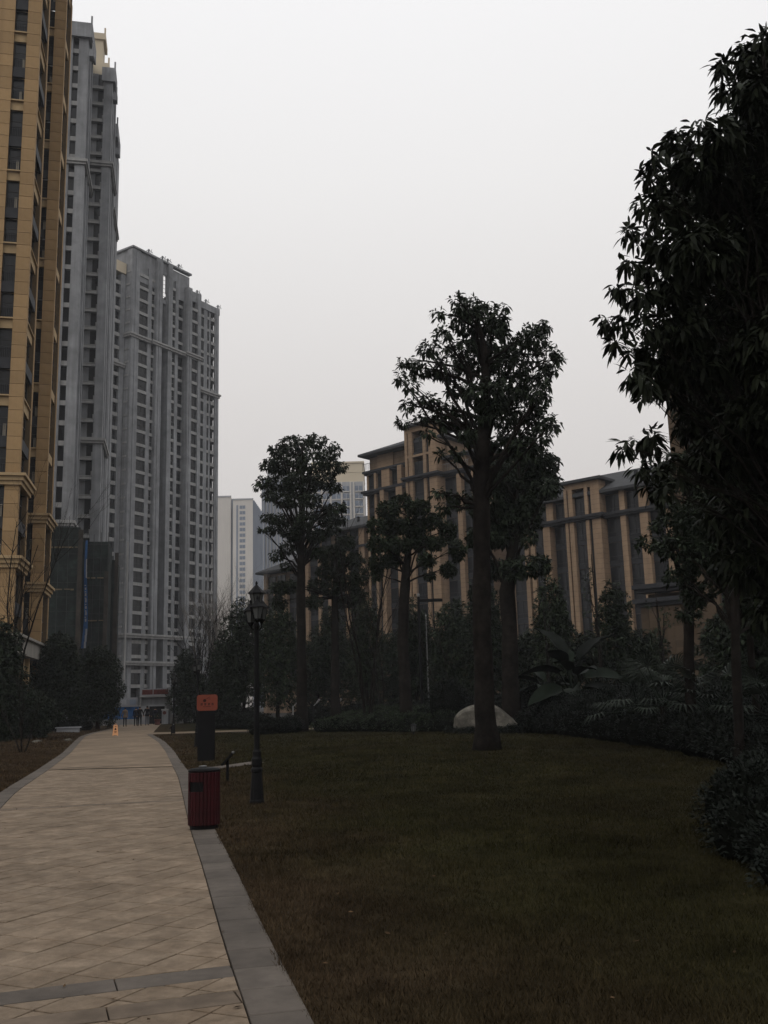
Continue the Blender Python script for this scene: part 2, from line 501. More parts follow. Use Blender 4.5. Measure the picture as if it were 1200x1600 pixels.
# fallen leaves, too many and small to count
nfl = 110
yy = 5.0 + 26 * rng.random(nfl) ** 1.6
xx = np.where(rng.random(nfl) < 0.82, np.interp(yy, _ry, _rx) + rng.random(nfl) ** 1.3 * np.minimum(0.4 * yy + 2, 8), np.interp(yy, _ry, _rx) - rng.random(nfl) * 3.6)
zz_ = np.where(xx > np.interp(yy, _ry, _rx), lawn_z(xx, yy) + 0.03, 0.037)
an = rng.uniform(0, 6.283, nfl); sl = rng.uniform(0.014, 0.030, nfl)
ca, sa = np.cos(an) * sl, np.sin(an) * sl
FV = np.stack([np.stack([xx - ca, yy - sa, zz_ + 0.002], 1), np.stack([xx + sa * 0.5, yy - ca * 0.5, zz_ + rng.uniform(0, 0.012, nfl)], 1), np.stack([xx + ca, yy + sa, zz_ + rng.uniform(0, 0.015, nfl)], 1), np.stack([xx - sa * 0.5, yy + ca * 0.5, zz_ + 0.003], 1)], 1).reshape(-1, 3)
MT['litter'] = mat('dry_leaf', (0.055, 0.034, 0.018), 0.85, 0.4, 2.0, island=0.6, spec=0.05)
tag(link('fallen_leaves', np_mesh('fallen_leaves', FV, [np.arange(4 * nfl).reshape(-1, 4)], [MT['litter']])), 'small dry brown leaves scattered over lawn and path', 'fallen leaves', kind='stuff')

# ---- path: bed, far paving, tiles, cross bands, edge stones
pb = MB()
ys = list(np.linspace(-12, 97, 220))
for a, b in zip(ys[:-1], ys[1:]):
    pb.mi = 0 if a < 27.0 else 1
    z = 0.008 if a < 27.0 else 0.026
    pb.add([(xl(a), a, z), (xr(a), a, z), (xr(b), b, z), (xl(b), b, z)], [(0, 1, 2, 3)])
path = tag(pb.build('path', [MT['joint'], MT['sand_far']]), kind='structure')

def clip(poly, p, nrm):
    """keep the part of the polygon where (q-p).nrm <= 0"""
    out = []
    for i in range(len(poly)):
        a, b = poly[i], poly[(i + 1) % len(poly)]
        da, db = (a - p).dot(nrm), (b - p).dot(nrm)
        if da <= 0: out.append(a)
        if (da < 0 < db) or (db < 0 < da):
            out.append(a + (b - a) * (da / (da - db)))
    return out
def area(poly):
    return abs(sum(poly[i].x * poly[(i + 1) % len(poly)].y - poly[(i + 1) % len(poly)].x * poly[i].y for i in range(len(poly)))) / 2
def shrink(poly, gp):
    q = poly
    n = len(poly)
    c = sum(poly, Vector((0, 0))) / n
    for i in range(n):
        a, b = poly[i], poly[(i + 1) % n]
        e = b - a
        if e.length < 1e-5: continue
        nr = Vector((e.y, -e.x)).normalized()
        if (c - a).dot(nr) > 0: nr = -nr
        q = clip(q, a - nr * gp, nr)
        if len(q) < 3: return []
    return q

BANDS = [(5.84, 0.27, 20), (5.30, 0.25, 20), (17.1, 0.26, 17), (28.2, 0.26, 15)]     # y on the path's middle, width, heading
def band_frame(y, deg):
    c = Vector(((xl(y) + xr(y)) / 2, y))
    d = Vector((math.cos(R(deg)), math.sin(R(deg))))
    return c, d, Vector((-d.y, d.x))
tiles = []        # (distance, polygon, kind)
S, TH = 0.318, R(64.5)
ax, ay = Vector((math.cos(TH), math.sin(TH))) * S, Vector((-math.sin(TH), math.cos(TH))) * S
c0, bd, bn = band_frame(5.84, 20)
cuts = sorted([(c.x, c.y, d, n, w) for (y, w, dg) in BANDS[:4] for (c, d, n) in [band_frame(y, dg)]], key=lambda q: q[1])
zones = []
lo = None
for k in range(len(cuts) + 1):
    zones.append((cuts[k - 1] if k else None, cuts[k] if k < len(cuts) else None))
for i in range(-70, 110):
    for j in range(-90, 70):
        o = c0 + bn * 0.145 + ax * i + ay * j
        cc = o + (ax + ay) / 2
        if cc.y < 2.6 or cc.y > 27.6: continue
        if cc.x < xl(cc.y) - 0.5 or cc.x > xr(cc.y) + 0.5: continue
        base = [o, o + ax, o + ax + ay, o + ay]
        pr, tr, nr = edge_frame(xr, cc.y)
        pl, tl, nl_ = edge_frame(xl, cc.y)
        base = clip(base, pr - nr * (KW + 0.004), nr)
        if len(base) >= 3: base = clip(base, pl + nl_ * (KW + 0.004), -nl_)
        if len(base) < 3: continue
        base = clip(base, Vector((0, 27.0)), Vector((0, 1)))
        for zl, zh in zones:
            p = base
            if zl is not None and len(p) >= 3: p = clip(p, Vector(zl[:2]) + zl[3] * zl[4] / 2, -zl[3])
            if zh is not None and len(p) >= 3: p = clip(p, Vector(zh[:2]) - zh[3] * zh[4] / 2, zh[3])
            if len(p) < 3 or area(p) < 0.0012: continue
            p = shrink(p, 0.0058)
            if len(p) >= 3 and area(p) > 0.0008:
                tiles.append((cc.y, cc, p))
tiles.sort(key=lambda t: t[0])
whole = {}
n_obj = 0
rest = MB()
for (yy, cc, p) in tiles:
    px = 600 + 1500 * cc.x / cc.y
    top = 0.030 + random.uniform(-0.0025, 0.0025)
    if n_obj < 300 and px > -40 and yy > 4.9:
        n_obj += 1
        full = len(p) == 4 and area(p) > 0.0935
        if full:
            if 'm' not in whole:
                loc0 = [q - cc for q in p]
                whole['m'] = MB().prism([(q.x, q.y) for q in loc0], -0.02, 0.0, inset=0.004).mesh('tile', MT['sandstone'])
            o = link('tile', whole['m'], path, (cc.x, cc.y, top))
        else:
            o = MB().prism([(q.x - cc.x, q.y - cc.y) for q in p], -0.02, 0.0, inset=0.003).build('tile', MT['sandstone'], path, (cc.x, cc.y, top))
        o.rotation_euler = (random.uniform(-0.004, 0.004), random.uniform(-0.004, 0.004), 0)
    else:
        rest.prism([(q.x, q.y) for q in p], 0.009, top, inset=0.004)
tag(rest.build('paving_tiles', MT['sandstone'], path), kind='stuff')
for (y, w, dg) in BANDS:
    c, d, n = band_frame(y, dg)
    L = 0.71
    for k in range(-4, 5):
        a, b = c + d * (k * L + 0.2), c + d * ((k + 1) * L + 0.2)
        poly = [a - n * w / 2, b - n * w / 2, b + n * w / 2, a + n * w / 2]
        m_ = (a + b) / 2
        pr, tr, nr = edge_frame(xr, m_.y)
        pl, tl, nl_ = edge_frame(xl, m_.y)
        poly = clip(poly, pr - nr * (KW + 0.004), nr)
        if len(poly) >= 3: poly = clip(poly, pl + nl_ * (KW + 0.004), -nl_)
        if len(poly) < 3: continue
        poly = shrink(poly, 0.004)
        if len(poly) < 3: continue
        MB().prism([(q.x - m_.x, q.y - m_.y) for q in poly], -0.02, 0.0, inset=0.004).build('border_stone', MT['granite'] if y == 5.84 else MT['granite_warm'], path, (m_.x, m_.y, 0.0312 + random.uniform(-.001, .001)))
def edge_stones(fn, side, y0, y1, L, n_single):
    y, k = y0, 0
    far = MB()
    while y < y1:
        p, t, n = edge_frame(fn, y)
        y2 = y + t.y * L
        q, t2, n2 = edge_frame(fn, y2)
        a, b = p + t * 0.004, q - t2 * 0.004
        poly = [a, b, b - n2 * KW * side, a - n * KW * side]
        zt = 0.034 + random.uniform(-0.0015, 0.0015)
        if k < n_single:
            m_ = (a + b) / 2
            MB().prism([(v.x - m_.x, v.y - m_.y) for v in poly], -0.03, 0.0, inset=0.005).build('kerb_stone', MT['granite'], path, (m_.x, m_.y, zt))
        else:
            far.prism([(v.x, v.y) for v in poly], 0.004, zt)
        y, k = y2, k + 1
    tag(far.build('kerb_stones', MT['granite'], path), kind='stuff')
edge_stones(xr, 1, 4.2, 59.3, 0.47, 60)
edge_stones(xl, -1, 15.0, 90.0, 0.62, 40)

# side paths
sp = MB()
for a, b in zip(np.linspace(-5.25, -3.75, 6)[:-1], np.linspace(-5.25, -3.75, 6)[1:]):
    ya, yb = 25.0 + (a + 5.2) * 1.85, 25.0 + (b + 5.2) * 1.85
    sp.add([(a - 0.25, ya + 0.2, lz(a, ya) + 0.012), (a + 0.3, ya - 0.2, lz(a, ya) + 0.012), (b + 0.3, yb - 0.2, lz(b, yb) + 0.012), (b - 0.25, yb + 0.2, lz(b, yb) + 0.012)], [(0, 1, 2, 3)])
tag(sp.build('side_path', MT['granite']), kind='structure')
sp = MB()
sp.add([(xr(59.5) + 0.0, 59.2, 0.031), (6, 62.2, 0.031), (6, 64.0, 0.031), (xr(63.3), 63.2, 0.031)], [(0, 1, 2, 3)])
tag(sp.build('side_path', MT['sand_far']), kind='structure')
bed = MB()
bed.add([(-9, 58, 0.012), (40, 20, 0.012), (60, 60, 0.012), (20, 110, 0.012), (-12, 100, 0.012)], [(0, 1, 2, 3, 4)])
tag(bed.build('planting_bed', MT['soil']), kind='structure')

# ------------------------------------------------------------------ buildings
T12 = R(12.0)

# ---- tan tower
def tan_tower():
    t = empty('tan_tower', (-24.92, 64.0, 0), T12)
    tag(t, 'tall tan stone-clad residential tower cut off by the left and top edges', 'tower')
    U, Z1, ZT = 5.7, 60.5, 100.0
    w = MB()
    w.box(-16, -2.9, 0.8, 19.5, 0, ZT)                              # core
    w.box(-7.0, -1.86, 0.05, 4.2, 0, ZT)                           # bay A, left of its window
    w.box(-0.93, -0.04, 0.05, 0.50, 0, ZT)                         # bay A front pier
    w.box(-0.95, -0.04, 3.7, 4.2, 0, ZT)                           # bay A back pier
    w.box(-7.0, -1.98, 14.35, 18.5, 0, ZT)                         # bay B
    w.box(-1.12, -0.20, 14.40, 14.85, 0, ZT)
    w.box(-1.12, -0.20, 18.0, 18.5, 0, ZT)
    w.mi = 1
    for k in range(0, 17):
        z = U * k
        w.box(-1.86, -0.93, 0.22, 0.9, z - 0.30, z + 0.45)        # front beams
        w.box(-0.9, -0.16, 0.50, 3.7, z - 0.30, z + 0.45)         # side beams
        w.box(-0.9, -0.02, 0.50, 3.7, z + 0.38, z + 0.47)
        w.box(-1.98, -1.12, 14.57, 15.2, z - 0.30, z + 0.45)
        w.box(-1.2, -0.30, 14.85, 18.0, z - 0.30, z + 0.45)
        w.box(-1.98, -0.90, 0.02, 0.22, z + 0.37, z + 0.47)       # sill
        w.box(-2.0, -1.10, 14.36, 14.57, z + 0.37, z + 0.47)
    w.build('wall', [MT['tan_joint'], MT['tan_trim']], t)
    for z in (11.4, 17.1):
        ca, cb = MB(), MB()
        for (a, b, h) in ((0.16, 0.0, 0.28), (0.30, 0.28, 0.30), (0.46, 0.58, 0.20)):
            ca.box(-7.0, a, -a, 4.2 + a, z - 0.3 + b, z - 0.3 + b + h)
            cb.box(-7.0, -0.2 + a, 14.35 - a, 18.5 + a, z - 0.3 + b, z - 0.3 + b + h)
        ca.build('cornice', MT['tan_trim'], t); cb.build('cornice', MT['tan_trim'], t)
    # cladding panels, one object each
    def panel_mesh(x0, x1, y0, y1):
        return MB().box(x0, x1, y0, y1, 0.014, 0.936).mesh('panel', MT['tan'])
    cols = [(panel_mesh(-0.94, 0.0, 0.0, 0.045), 6.0, 58), (panel_mesh(-3.3, -1.85, 0.0, 0.045), 6.0, 58), (panel_mesh(-1.13, -0.15, 14.35, 14.395), 6.0, 66)]
    for me, z0, n in cols:
        for k in range(n):
            link('panel', me, t, (0, random.uniform(-0.003, 0.003), z0 + 0.95 * k))
    e = MB()
    for k in range(66):
        z = 6.0 + 0.95 * k
        if k < 58:
            e.box(-0.035, 0.0, 0.05, 0.50, z + 0.014, z + 0.936)
            e.box(-0.035, 0.0, 3.7, 4.2, z + 0.014, z + 0.936)
            e.box(-5.9, -3.33, 0.0, 0.045, z + 0.014, z + 0.936)
        e.box(-0.195, -0.15, 14.40, 14.85, z + 0.014, z + 0.936)
        e.box(-0.195, -0.15, 18.0, 18.5, z + 0.014, z + 0.936)
    tag(e.build('return_panels', MT['tan'], t), kind='stuff')
    # windows: two storeys to a unit, a dark spandrel between
    def win(w_, h):
        f = MB()
        f.box(0, 0.05, 0, 0.08, 0, h); f.box(w_ - 0.05, w_, 0, 0.08, 0, h); f.box(0.05, w_ - 0.05, 0, 0.08, 0, 0.06); f.box(0.05, w_ - 0.05, 0, 0.08, h - 0.06, h)
        f.box(0.05, w_ - 0.05, 0.01, 0.07, h * 0.62, h * 0.62 + 0.05)
        g_ = MB(); g_.box(0.05, w_ - 0.05, 0.03, 0.05, 0.06, h - 0.06)
        return f.mesh('window', MT['frame']), g_.mesh('pane', MT['glass'])
    wl_, wu_ = win(0.92, 1.95), win(0.92, 2.2)
    bl_, bu_ = win(0.84, 1.95), win(0.84, 2.2)
    spA = MB().box(-1.90, -0.90, 0.12, 0.35, 0, 0.8).mesh('spandrel', MT['band'])
    spB = MB().box(-2.0, -1.10, 14.47, 14.7, 0, 0.8).mesh('spandrel', MT['band'])
    sA = win(3.0, 1.95), win(3.0, 2.2)
    spS = MB().box(-0.22, -0.05, 0.50, 3.7, 0, 0.8).mesh('spandrel', MT['band'])
    cur = MB().box(0, 0.20, 0, 0.05, 0, 0.85).mesh('daylight_strip', MT['daylight_strip'])  # pale strip painted as daylight seen through the window
    rb = MB(); rb.box(0.0, 0.84, -0.16, -0.13, 0.78, 0.82)
    for q in range(7): rb.box(0.03 + 0.12 * q, 0.05 + 0.12 * q, -0.155, -0.135, 0.0, 0.78)
    rb = rb.mesh('railing', MT['band'])
    for k in range(0, 12):
        z = U * k + 0.45
        for (pair, x, y, lim) in (((wl_, wu_), -1.855, 0.42, 11), ((bl_, bu_), -1.96, 14.76, 12)):
            if k >= lim: continue
            for (me, dz) in ((pair[0], 0.0), (pair[1], 2.75)):
                o = link('window', me[0], t, (x, y, z + dz))
                link('pane', me[1], o)
                link('railing', rb, o, (0.02, 0, 0.02))
                if random.random() < 0.6:
                    link('daylight_strip', cur, o, (0.56 + random.uniform(-.06, .06), -0.06, 0.07))
        if k < 11:
            link('spandrel', spA, t, (0, 0, z + 1.95))
            for (me, dz) in ((sA[0], 0.0), (sA[1], 2.75)):
                o = link('window', me[0], t, (-0.34, 0.6, z + dz), R(90))
                link('pane', me[1], o)
            link('spandrel', spS, t, (0, 0, z + 1.95))
        link('spandrel', spB, t, (0, 0, z + 1.95))
        if k < 12:
            o = link('window', sA[0][0], t, (-0.50, 14.95, z), R(90)); link('pane', sA[0][1], o)
            o = link('window', sA[1][0], t, (-0.50, 14.95, z + 2.75), R(90)); link('pane', sA[1][1], o)
    # entrance canopy along the side
    cn = MB()
    cn.box(-1.5, 0.55, -1.6, 14.2, 5.35, 6.45)
    cn.box(-1.5, 0.75, -1.8, 14.4, 6.45, 6.62)
    cn.build('canopy', MT['canopy'], t)
    for y in (3.9, 6.4, 10.5):
        MB().box(-0.25, 0.2, y, y + 0.45, 0, 5.35).build('column', MT['tan_trim'], t)
    return t
tan_tower()

# ---- raw concrete tower with scaffold
def concrete_tower():
    t = empty('concrete_tower', (-42.49, 128.0, 0), T12)
    tag(t, 'tallest raw grey concrete tower under construction, behind the tan tower', 'tower')
    F = 2.9
    w = MB()
    w.box(-20, -2.3, 0.6, 30, 0, 99)
    w.box(-14, -2.2, 0.0, 8, 0, 103)                      # blank strip
    w.box(-1.35, 0.0, 0.0, 1.4, 0, 103)                   # bay one pier
    w.box(-1.1, -0.25, 1.4, 9.0, 0, 103)
    w.box(-0.25, 0.12, 3.0, 3.7, 0, 103)
    w.box(-0.25, 0.12, 5.6, 6.3, 0, 103)
    w.box(-1.6, 0.70, 9.4, 18, 0, 101.5)                  # recessed wall between the bays
    w.box(1.64, 2.94, 8.6, 9.9, 0, 102)                   # bay two pier
    w.box(0.75, 2.70, 9.9, 17, 0, 102)
    w.box(2.70, 2.94, 11.6, 12.3, 0, 102)
    w.box(2.70, 2.94, 15.9, 17.0, 0, 102)
    w.box(-2, 2.72, 17.7, 30, 0, 98)
    w.box(2.72, 2.86, 19, 19.8, 0, 98); w.box(2.72, 2.86, 24, 25, 0, 98)
    w.mi = 1
    for k in range(1, 36):
        z = F * k
        if z < 102.5: w.box(-2.25, -1.3, 0.25, 1.0, z - 0.35, z + 0.35)
        if z < 101:
            w.box(-0.28, 1.70, 8.72, 9.5, z - 0.18, z + 0.22)
            w.box(-0.28, 1.66, 8.80, 9.5, z + 0.30, z + 0.42)
        w.box(1.45, 1.7, 8.9, 9.4, z + 0.42, z + 1.1) if z < 99 else None
    for (x0, x1, y0, y1, z) in ((-14, 0.0, 0.0, 9.4, 79.8), (-0.3, 2.94, 8.6, 17.5, 84.8), (2.2, 2.72, 17.7, 28, 81.9), (-14, 0, 0, 9.4, 26), (-0.3, 2.94, 8.6, 17.5, 40)):
        w.box(x0, x1 + 0.28, y0 - 0.28, y1, z, z + 0.35)
        w.box(x0, x1 + 0.48, y0 - 0.48, y1, z + 0.35, z + 0.8)
    w.build('wall', [MT['concrete'], MT['concrete_b']], t)
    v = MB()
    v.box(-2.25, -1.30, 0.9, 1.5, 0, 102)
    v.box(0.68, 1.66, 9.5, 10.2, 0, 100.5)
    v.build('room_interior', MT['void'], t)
    me1 = MB().box(-2.2, -1.35, 0.62, 0.66, 0, 2.2).mesh('window', MT['glass'])
    me2 = MB().box(0.70, 1.64, 9.30, 9.34, 0, 2.3).mesh('window', MT['glass'])
    for k in range(8, 35):
        link('window', me1, t, (0, 0, F * k + 0.35))
        if F * k < 99: link('window', me2, t, (0, 0, F * k + 0.42))
    for (x0, x1, y0, y1, z, h) in ((-4, 0.55, -0.55, 6, 103, 1.2), (1.3, 3.4, 8.2, 12, 102, 1.1), (1.6, 3.3, 17.3, 24, 98, 1.2)):
        p = MB()                                           # parapet with corner horn
        p.box(x0, x1, y0, y0 + 0.35, z - 2.4, z); p.box(x1 - 0.35, x1, y0 + 0.35, y1, z - 2.4, z)
        p.box(x1 - 0.25, x1, y0, y0 + 0.25, z, z + h)
        p.box(x1 - 0.3, x1 + 0.35, y0 - 0.3, y0 + 1.0, z - 5.8, z - 4.6)
        p.box(x1 + 0.1, x1 + 0.35, y0 - 0.3, y0 - 0.05, z - 4.6, z - 3.6)
        p.build('parapet', MT['concrete'], t)
    cr_ = MB()                                             # cream crown
    cr_.prism([(-1.6, 10.6), (1.1, 10.6), (1.1, 14), (-1.6, 14)], 101.5, 108.5)
    cr_.box(-1.8, 1.5, 10.3, 14.3, 108.5, 109.6)
    cr_.box(-1.8, 2.3, 9.4, 14.3, 101.0, 103.6)
    cr_.box(2.05, 2.3, 9.4, 9.7, 103.6, 104.6); cr_.box(1.25, 1.5, 10.3, 10.6, 109.6, 110.6)
    cr_.build('crown', MT['cream_far'], t)
concrete_tower()

def scaffold():
    t = empty('scaffold', (-42.49, 128.0, 0), T12)
    tag(t, 'scaffold wrapped in dark green netting round the foot of the concrete tower', 'scaffold')
    n1 = MB(); n1.box(-6.5, 1.45, -2.6, -0.9, 1.0, 25.4); n1.build('netting', MT['net'], t)
    n2 = MB(); n2.box(0.9, 4.9, 1.2, 8.0, 6.8, 24.1); n2.build('netting', MT['net'], t)
    n3 = MB(); n3.box(3.5, 5.5, 8.2, 15.5, 1.0, 22.6); n3.build('netting', MT['net'], t)
    for (x, y, z0, z1) in ((1.62, -2.8, 0, 25.0), (4.72, 1.0, 0, 20), (5.55, 8.0, 0, 23.6)):
        b = MB(); 
        for k in range(8):
            za, zb = z0 + (z1 - z0) * k / 8, z0 + (z1 - z0) * (k + 1) / 8
            b.box(x - 0.28 + random.uniform(-.06, .06), x + 0.28 + random.uniform(-.06, .06), y - 0.15, y + 0.1, za, zb)
        b.build('hoist_post', MT['rust'], t)
    for (x0, x1, y, z) in ((-2.8, 1.2, -2.75, 22.6), (-2.2, 0.9, -2.75, 17.0), (-2.0, 0.9, -2.75, 10.4), (2.0, 4.6, 1.05, 19.0), (2.0, 4.6, 1.05, 13.2), (2.0, 4.9, 1.05, 6.75)):
        b = MB()
        x = x0
        while x < x1:
            l_ = random.uniform(0.35, 0.9)
            b.box(x, min(x + l_, x1), y - 0.1, y + 0.05, z + random.uniform(-.05, .05), z + 0.16)
            x += l_ + random.uniform(0.05, 0.3)
        b.build('walkway_board', MT['plank'], t)
    pol = MB()
    for k in range(7):
        x = -6.2 + k * 1.25
        pol.tube([(x, -2.66, 0), (x, -2.66, 26.4 + random.uniform(-.4, .5))], 0.035, 5)
    for k in range(4):
        x = 2.0 + k * 0.95
        pol.tube([(x, 1.14, 6), (x, 1.14, 25.6 + random.uniform(-.6, .4))], 0.035, 5)
    for z in np.arange(8.5, 25, 1.9):
        pol.tube([(-6.5, -2.68, z), (1.45, -2.68, z)], 0.025, 5)
        pol.tube([(1.9, 1.12, z), (4.9, 1.12, z)], 0.025, 5) if z < 24 else None
    pol.build('poles', MT['frame'], t)
    tube = MB(); tube.tube([(7.2, 3.4, 5.0), (7.3, 3.4, 24.5)], [0.16, 0.12], 8); tube.build('rubbish_chute', MT['concrete_b'], t)
scaffold()
ban = MB()
zz = np.linspace(9.6, 24.2, 18)
for i in range(17):
    def bx_(z):
        u = (z - 9.6) / 14.6
        return 2.0 + 0.30 * math.sin(u * 5.0) * (1 - u), 0.62 * (1 - 0.55 * u)
    (xa, wa), (xb, wb) = bx_(zz[i]), bx_(zz[i + 1])
    ban.mi = 0
    ban.add([(xa - wa / 2, 0.9, zz[i]), (xa + wa / 2, 0.9 - 0.1, zz[i]), (xb + wb / 2, 0.9 - 0.1, zz[i + 1]), (xb - wb / 2, 0.9, zz[i + 1]),
             (xa - wa / 2, 0.93, zz[i]), (xa + wa / 2, 0.83, zz[i]), (xb + wb / 2, 0.83, zz[i + 1]), (xb - wb / 2, 0.93, zz[i + 1])], [(0, 1, 2, 3), (7, 6, 5, 4), (0, 4, 5, 1), (2, 6, 7, 3), (1, 5, 6, 2), (0, 3, 7, 4)])
    if i < 3 or i in (11, 12, 13):
        ban.mi = 1
        ban.box(xa + wa * 0.12, xa + wa * 0.52, 0.74, 0.775, zz[i], zz[i + 1])
    if 4 <= i <= 9:
        ban.mi = 1
        ban.box(xa - 0.10 + random.uniform(-.03, .03), xa + 0.08, 0.74, 0.77, zz[i] + 0.1, zz[i] + random.uniform(0.35, 0.6))
        ban.box(xa - 0.14, xa + 0.04, 0.74, 0.77, zz[i] + 0.62, zz[i] + 0.75)
o = ban.build('vertical_banner', [MT['blue'], MT['white']], None, (-42.49, 128.0, 0), T12)
tag(o, 'long narrow blue banner with white lettering hanging on the scaffold', 'banner')

# ---- grey tower seen corner on
def corner_tower():
    t = empty('corner_tower', (-52.0, 190.0, 0), math.atan2(15, 9.5))
    tag(t, 'grey concrete tower at the end of the path with hoist arms on its roof', 'tower')
    F = 2.9
    piers = [(0.0, 2.2, -0.0, 98), (4.7, 5.7, 0.0, 95), (6.7, 8.4, -0.5, 98), (10.3, 11.45, -0.5, 98), (12.6, 13.5, -0.3, 95), (15.8, 17.2, -0.9, 94.6), (19.15, 20.1, -0.9, 94.2), (22.2, 23.3, 0.2, 93), (24.0, 24.5, 0.3, 92), (25.65, 27.0, 0.0, 93)]
    wins = [(2.2, 4.7, 0.12), (5.7, 6.7, 0.25), (11.45, 12.6, -0.1), (13.5, 15.8, 0.7), (17.2, 19.15, -0.62), (20.1, 22.2, 0.3), (23.3, 24.0, 0.35)]
    w = MB()
    for (a, b, y, z) in piers:
        w.box(a, b, y, 1.6 if a < 25 else 0.35, 0, min(z, 89.0) if a in (6.7, 10.3) else z)
        if a in (6.7, 10.3): w.box(a, b, y, 0.62, 89.0, z)
        if b - a > 1.2:
            m_ = (a + b) / 2
            w.box(m_ - 0.12, m_ + 0.12, y - 0.12, y, 0, z - 0.6)
            w.box(a + 0.06, a + 0.3, y - 0.10, y, 0, z - 0.6)
    w.box(0.0, 8.4, 2.1, 17, 0, 91.0); w.box(8.4, 10.3, 3.4, 17, 0, 88.6); w.box(10.3, 23.9, 2.1, 17, 0, 91.0)                    # body
    w.box(23.9, 27.0, 2.9, 17, 0, 92.8); w.box(26.7, 27.0, 1.7, 2.9, 0, 92)
    w.box(0, 1.0, 1.6, 6.0, 0, 97)
    # crown
    w.box(0.3, 8.45, 0.25, 0.7, 91.2, 98.0); w.box(0.3, 0.8, 0.7, 6, 91.2, 98.0); w.box(10.2, 17.3, 0.25, 0.7, 91.2, 97.6); w.box(16.9, 17.3, 0.7, 6, 91.2, 97.6); w.box(8.45, 10.2, 0.25, 0.7, 95.4, 98.2); w.box(8.45, 10.2, 0.25, 0.7, 88.6, 89.6)
    w.box(-0.15, 17.6, -0.25, 0.85, 98.1, 98.5); w.box(-0.15, 1.0, 0.85, 6, 98.1, 98.5)
    w.box(17.3, 20.1, -0.3, 4, 92.0, 94.4); w.box(20.1, 27.15, -0.1, 5, 91.6, 93.2)
    # left wing
    w.box(-14, -2.95, 1.78, 17, 0, 92.2); w.box(-1.36, -0.14, 1.78, 3.4, 0, 92.0); w.box(-14, 0.0, 3.6, 17, 0, 92.0)
    w.mi = 1
    for k in range(2, 33):
        z = F * k
        for (a, b, y) in wins:
            top = 94 if a < 16 else 92
            if z < top - 1.0: w.box(a, b, y - 0.12, y + 1.5, z - 0.36, z + 0.30)
        if z < 90:
            w.box(24.5, 25.65, 0.1, 0.5, z - 0.42, z + 0.38); w.box(26.6, 26.95, 0.35, 2.9, z - 0.42, z + 0.38)
            w.box(23.95, 27.0, 0.5, 2.9, z - 0.30, z - 0.1)
            w.box(-2.95, -1.36, 1.9, 3.0, z - 0.42, z + 0.38)
        w.box(-0.12, 0.0, 0.5, 1.7, z - 0.2, z + 0.2) if z < 95 else None
    for (x0, x1, y, z) in ((-0.3, 5.6, -0.0, 78.0), (5.6, 15.7, -0.5, 77.9), (15.5, 20.2, -0.9, 78.2), (20.0, 27.0, 0.0, 71.2), (-3.2, -0.14, 1.7, 71.2), (-0.2, 20.2, -0.5, 15.2), (-0.2, 20.2, -0.5, 9.8)):
        w.box(x0 - 0.15, x1 + 0.15, y - 0.30, y + 2, z, z + 0.45); w.box(x0 - 0.3, x1 + 0.3, y - 0.55, y + 2, z + 0.45, z + 0.85)
    w.build('wall', [MT['concrete'], MT['concrete_b']], t)
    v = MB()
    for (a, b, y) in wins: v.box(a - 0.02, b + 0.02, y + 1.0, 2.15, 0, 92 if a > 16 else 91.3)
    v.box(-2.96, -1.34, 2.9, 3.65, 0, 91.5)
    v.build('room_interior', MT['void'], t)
    cache = {}
    for k in range(2, 32):
        z = F * k + 0.30
        for ci, (a, b, y) in enumerate(wins):
            if z > (91 if a < 16 else 90): continue
            if ci not in cache:
                m_ = MB(); wd = b - a
                m_.mi = 0; m_.box(0.03, wd - 0.03, 0.04, 0.06, 0.03, 2.22)
                m_.mi = 1
                m_.box(wd / 2 - 0.03, wd / 2 + 0.03, 0.0, 0.04, 0, 2.1); m_.box(0, wd, 0.0, 0.04, 0.0, 0.07); m_.box(0, wd, 0.0, 0.04, 0.95, 1.01)
                cache[ci] = m_.mesh('window', [MT['glass'], MT['concrete_b'] if ci in (1, 2) else MT['frame']])
            if ci == 6 and k % 1: continue
            link('window', cache[ci], t, (a, y + 0.16, z))
        if z < 90:
            if 'lw' not in cache:
                m_ = MB(); m_.box(0.03, 1.56, 0.04, 0.06, 0.03, 2.07); m_.mi = 1; m_.box(0, 1.59, 0, 0.04, 0.95, 1.0); cache['lw'] = m_.mesh('window', [MT['glass'], MT['frame']])
            link('window', cache['lw'], t, (-2.95, 2.35, z))
    gr = MB()
    for z in np.arange(90.3, 95.3, 0.95): gr.box(8.45, 10.2, 0.4, 0.46, z, z + 0.07)
    gr.box(9.3, 9.36, 0.4, 0.46, 89.6, 95.4); gr.box(8.9, 8.95, 0.4, 0.46, 89.6, 95.4)
    gr.build('grille', MT['concrete_b'], t)
    tb = MB(); tb.box(-3.3, -0.2, 1.6, 3.8, 92.2, 94.6); tb.build('parapet', MT['cream_far'], t)
    for (x, z) in ((4.5, 98.5), (8.6, 98.5), (10.2, 98.5), (13.6, 98.5), (19.6, 94.4), (22.5, 93.2), (26.6, 93.2)):
        a_ = MB(); a_.box(x, x + 0.3, 0, 0.3, z, z + 1.0); a_.tube([(x - 0.6, 0.1, z + 0.3), (x + 0.2, 0.1, z + 0.9), (x + 1.3, 0.1, z + 0.5)], 0.07, 5)
        a_.tube([(x + 0.6, 0.1, z), (x + 1.0, 0.1, z + 1.3)], 0.06, 5)
        a_.build('hoist_arm', MT['concrete'], t)
corner_tower()

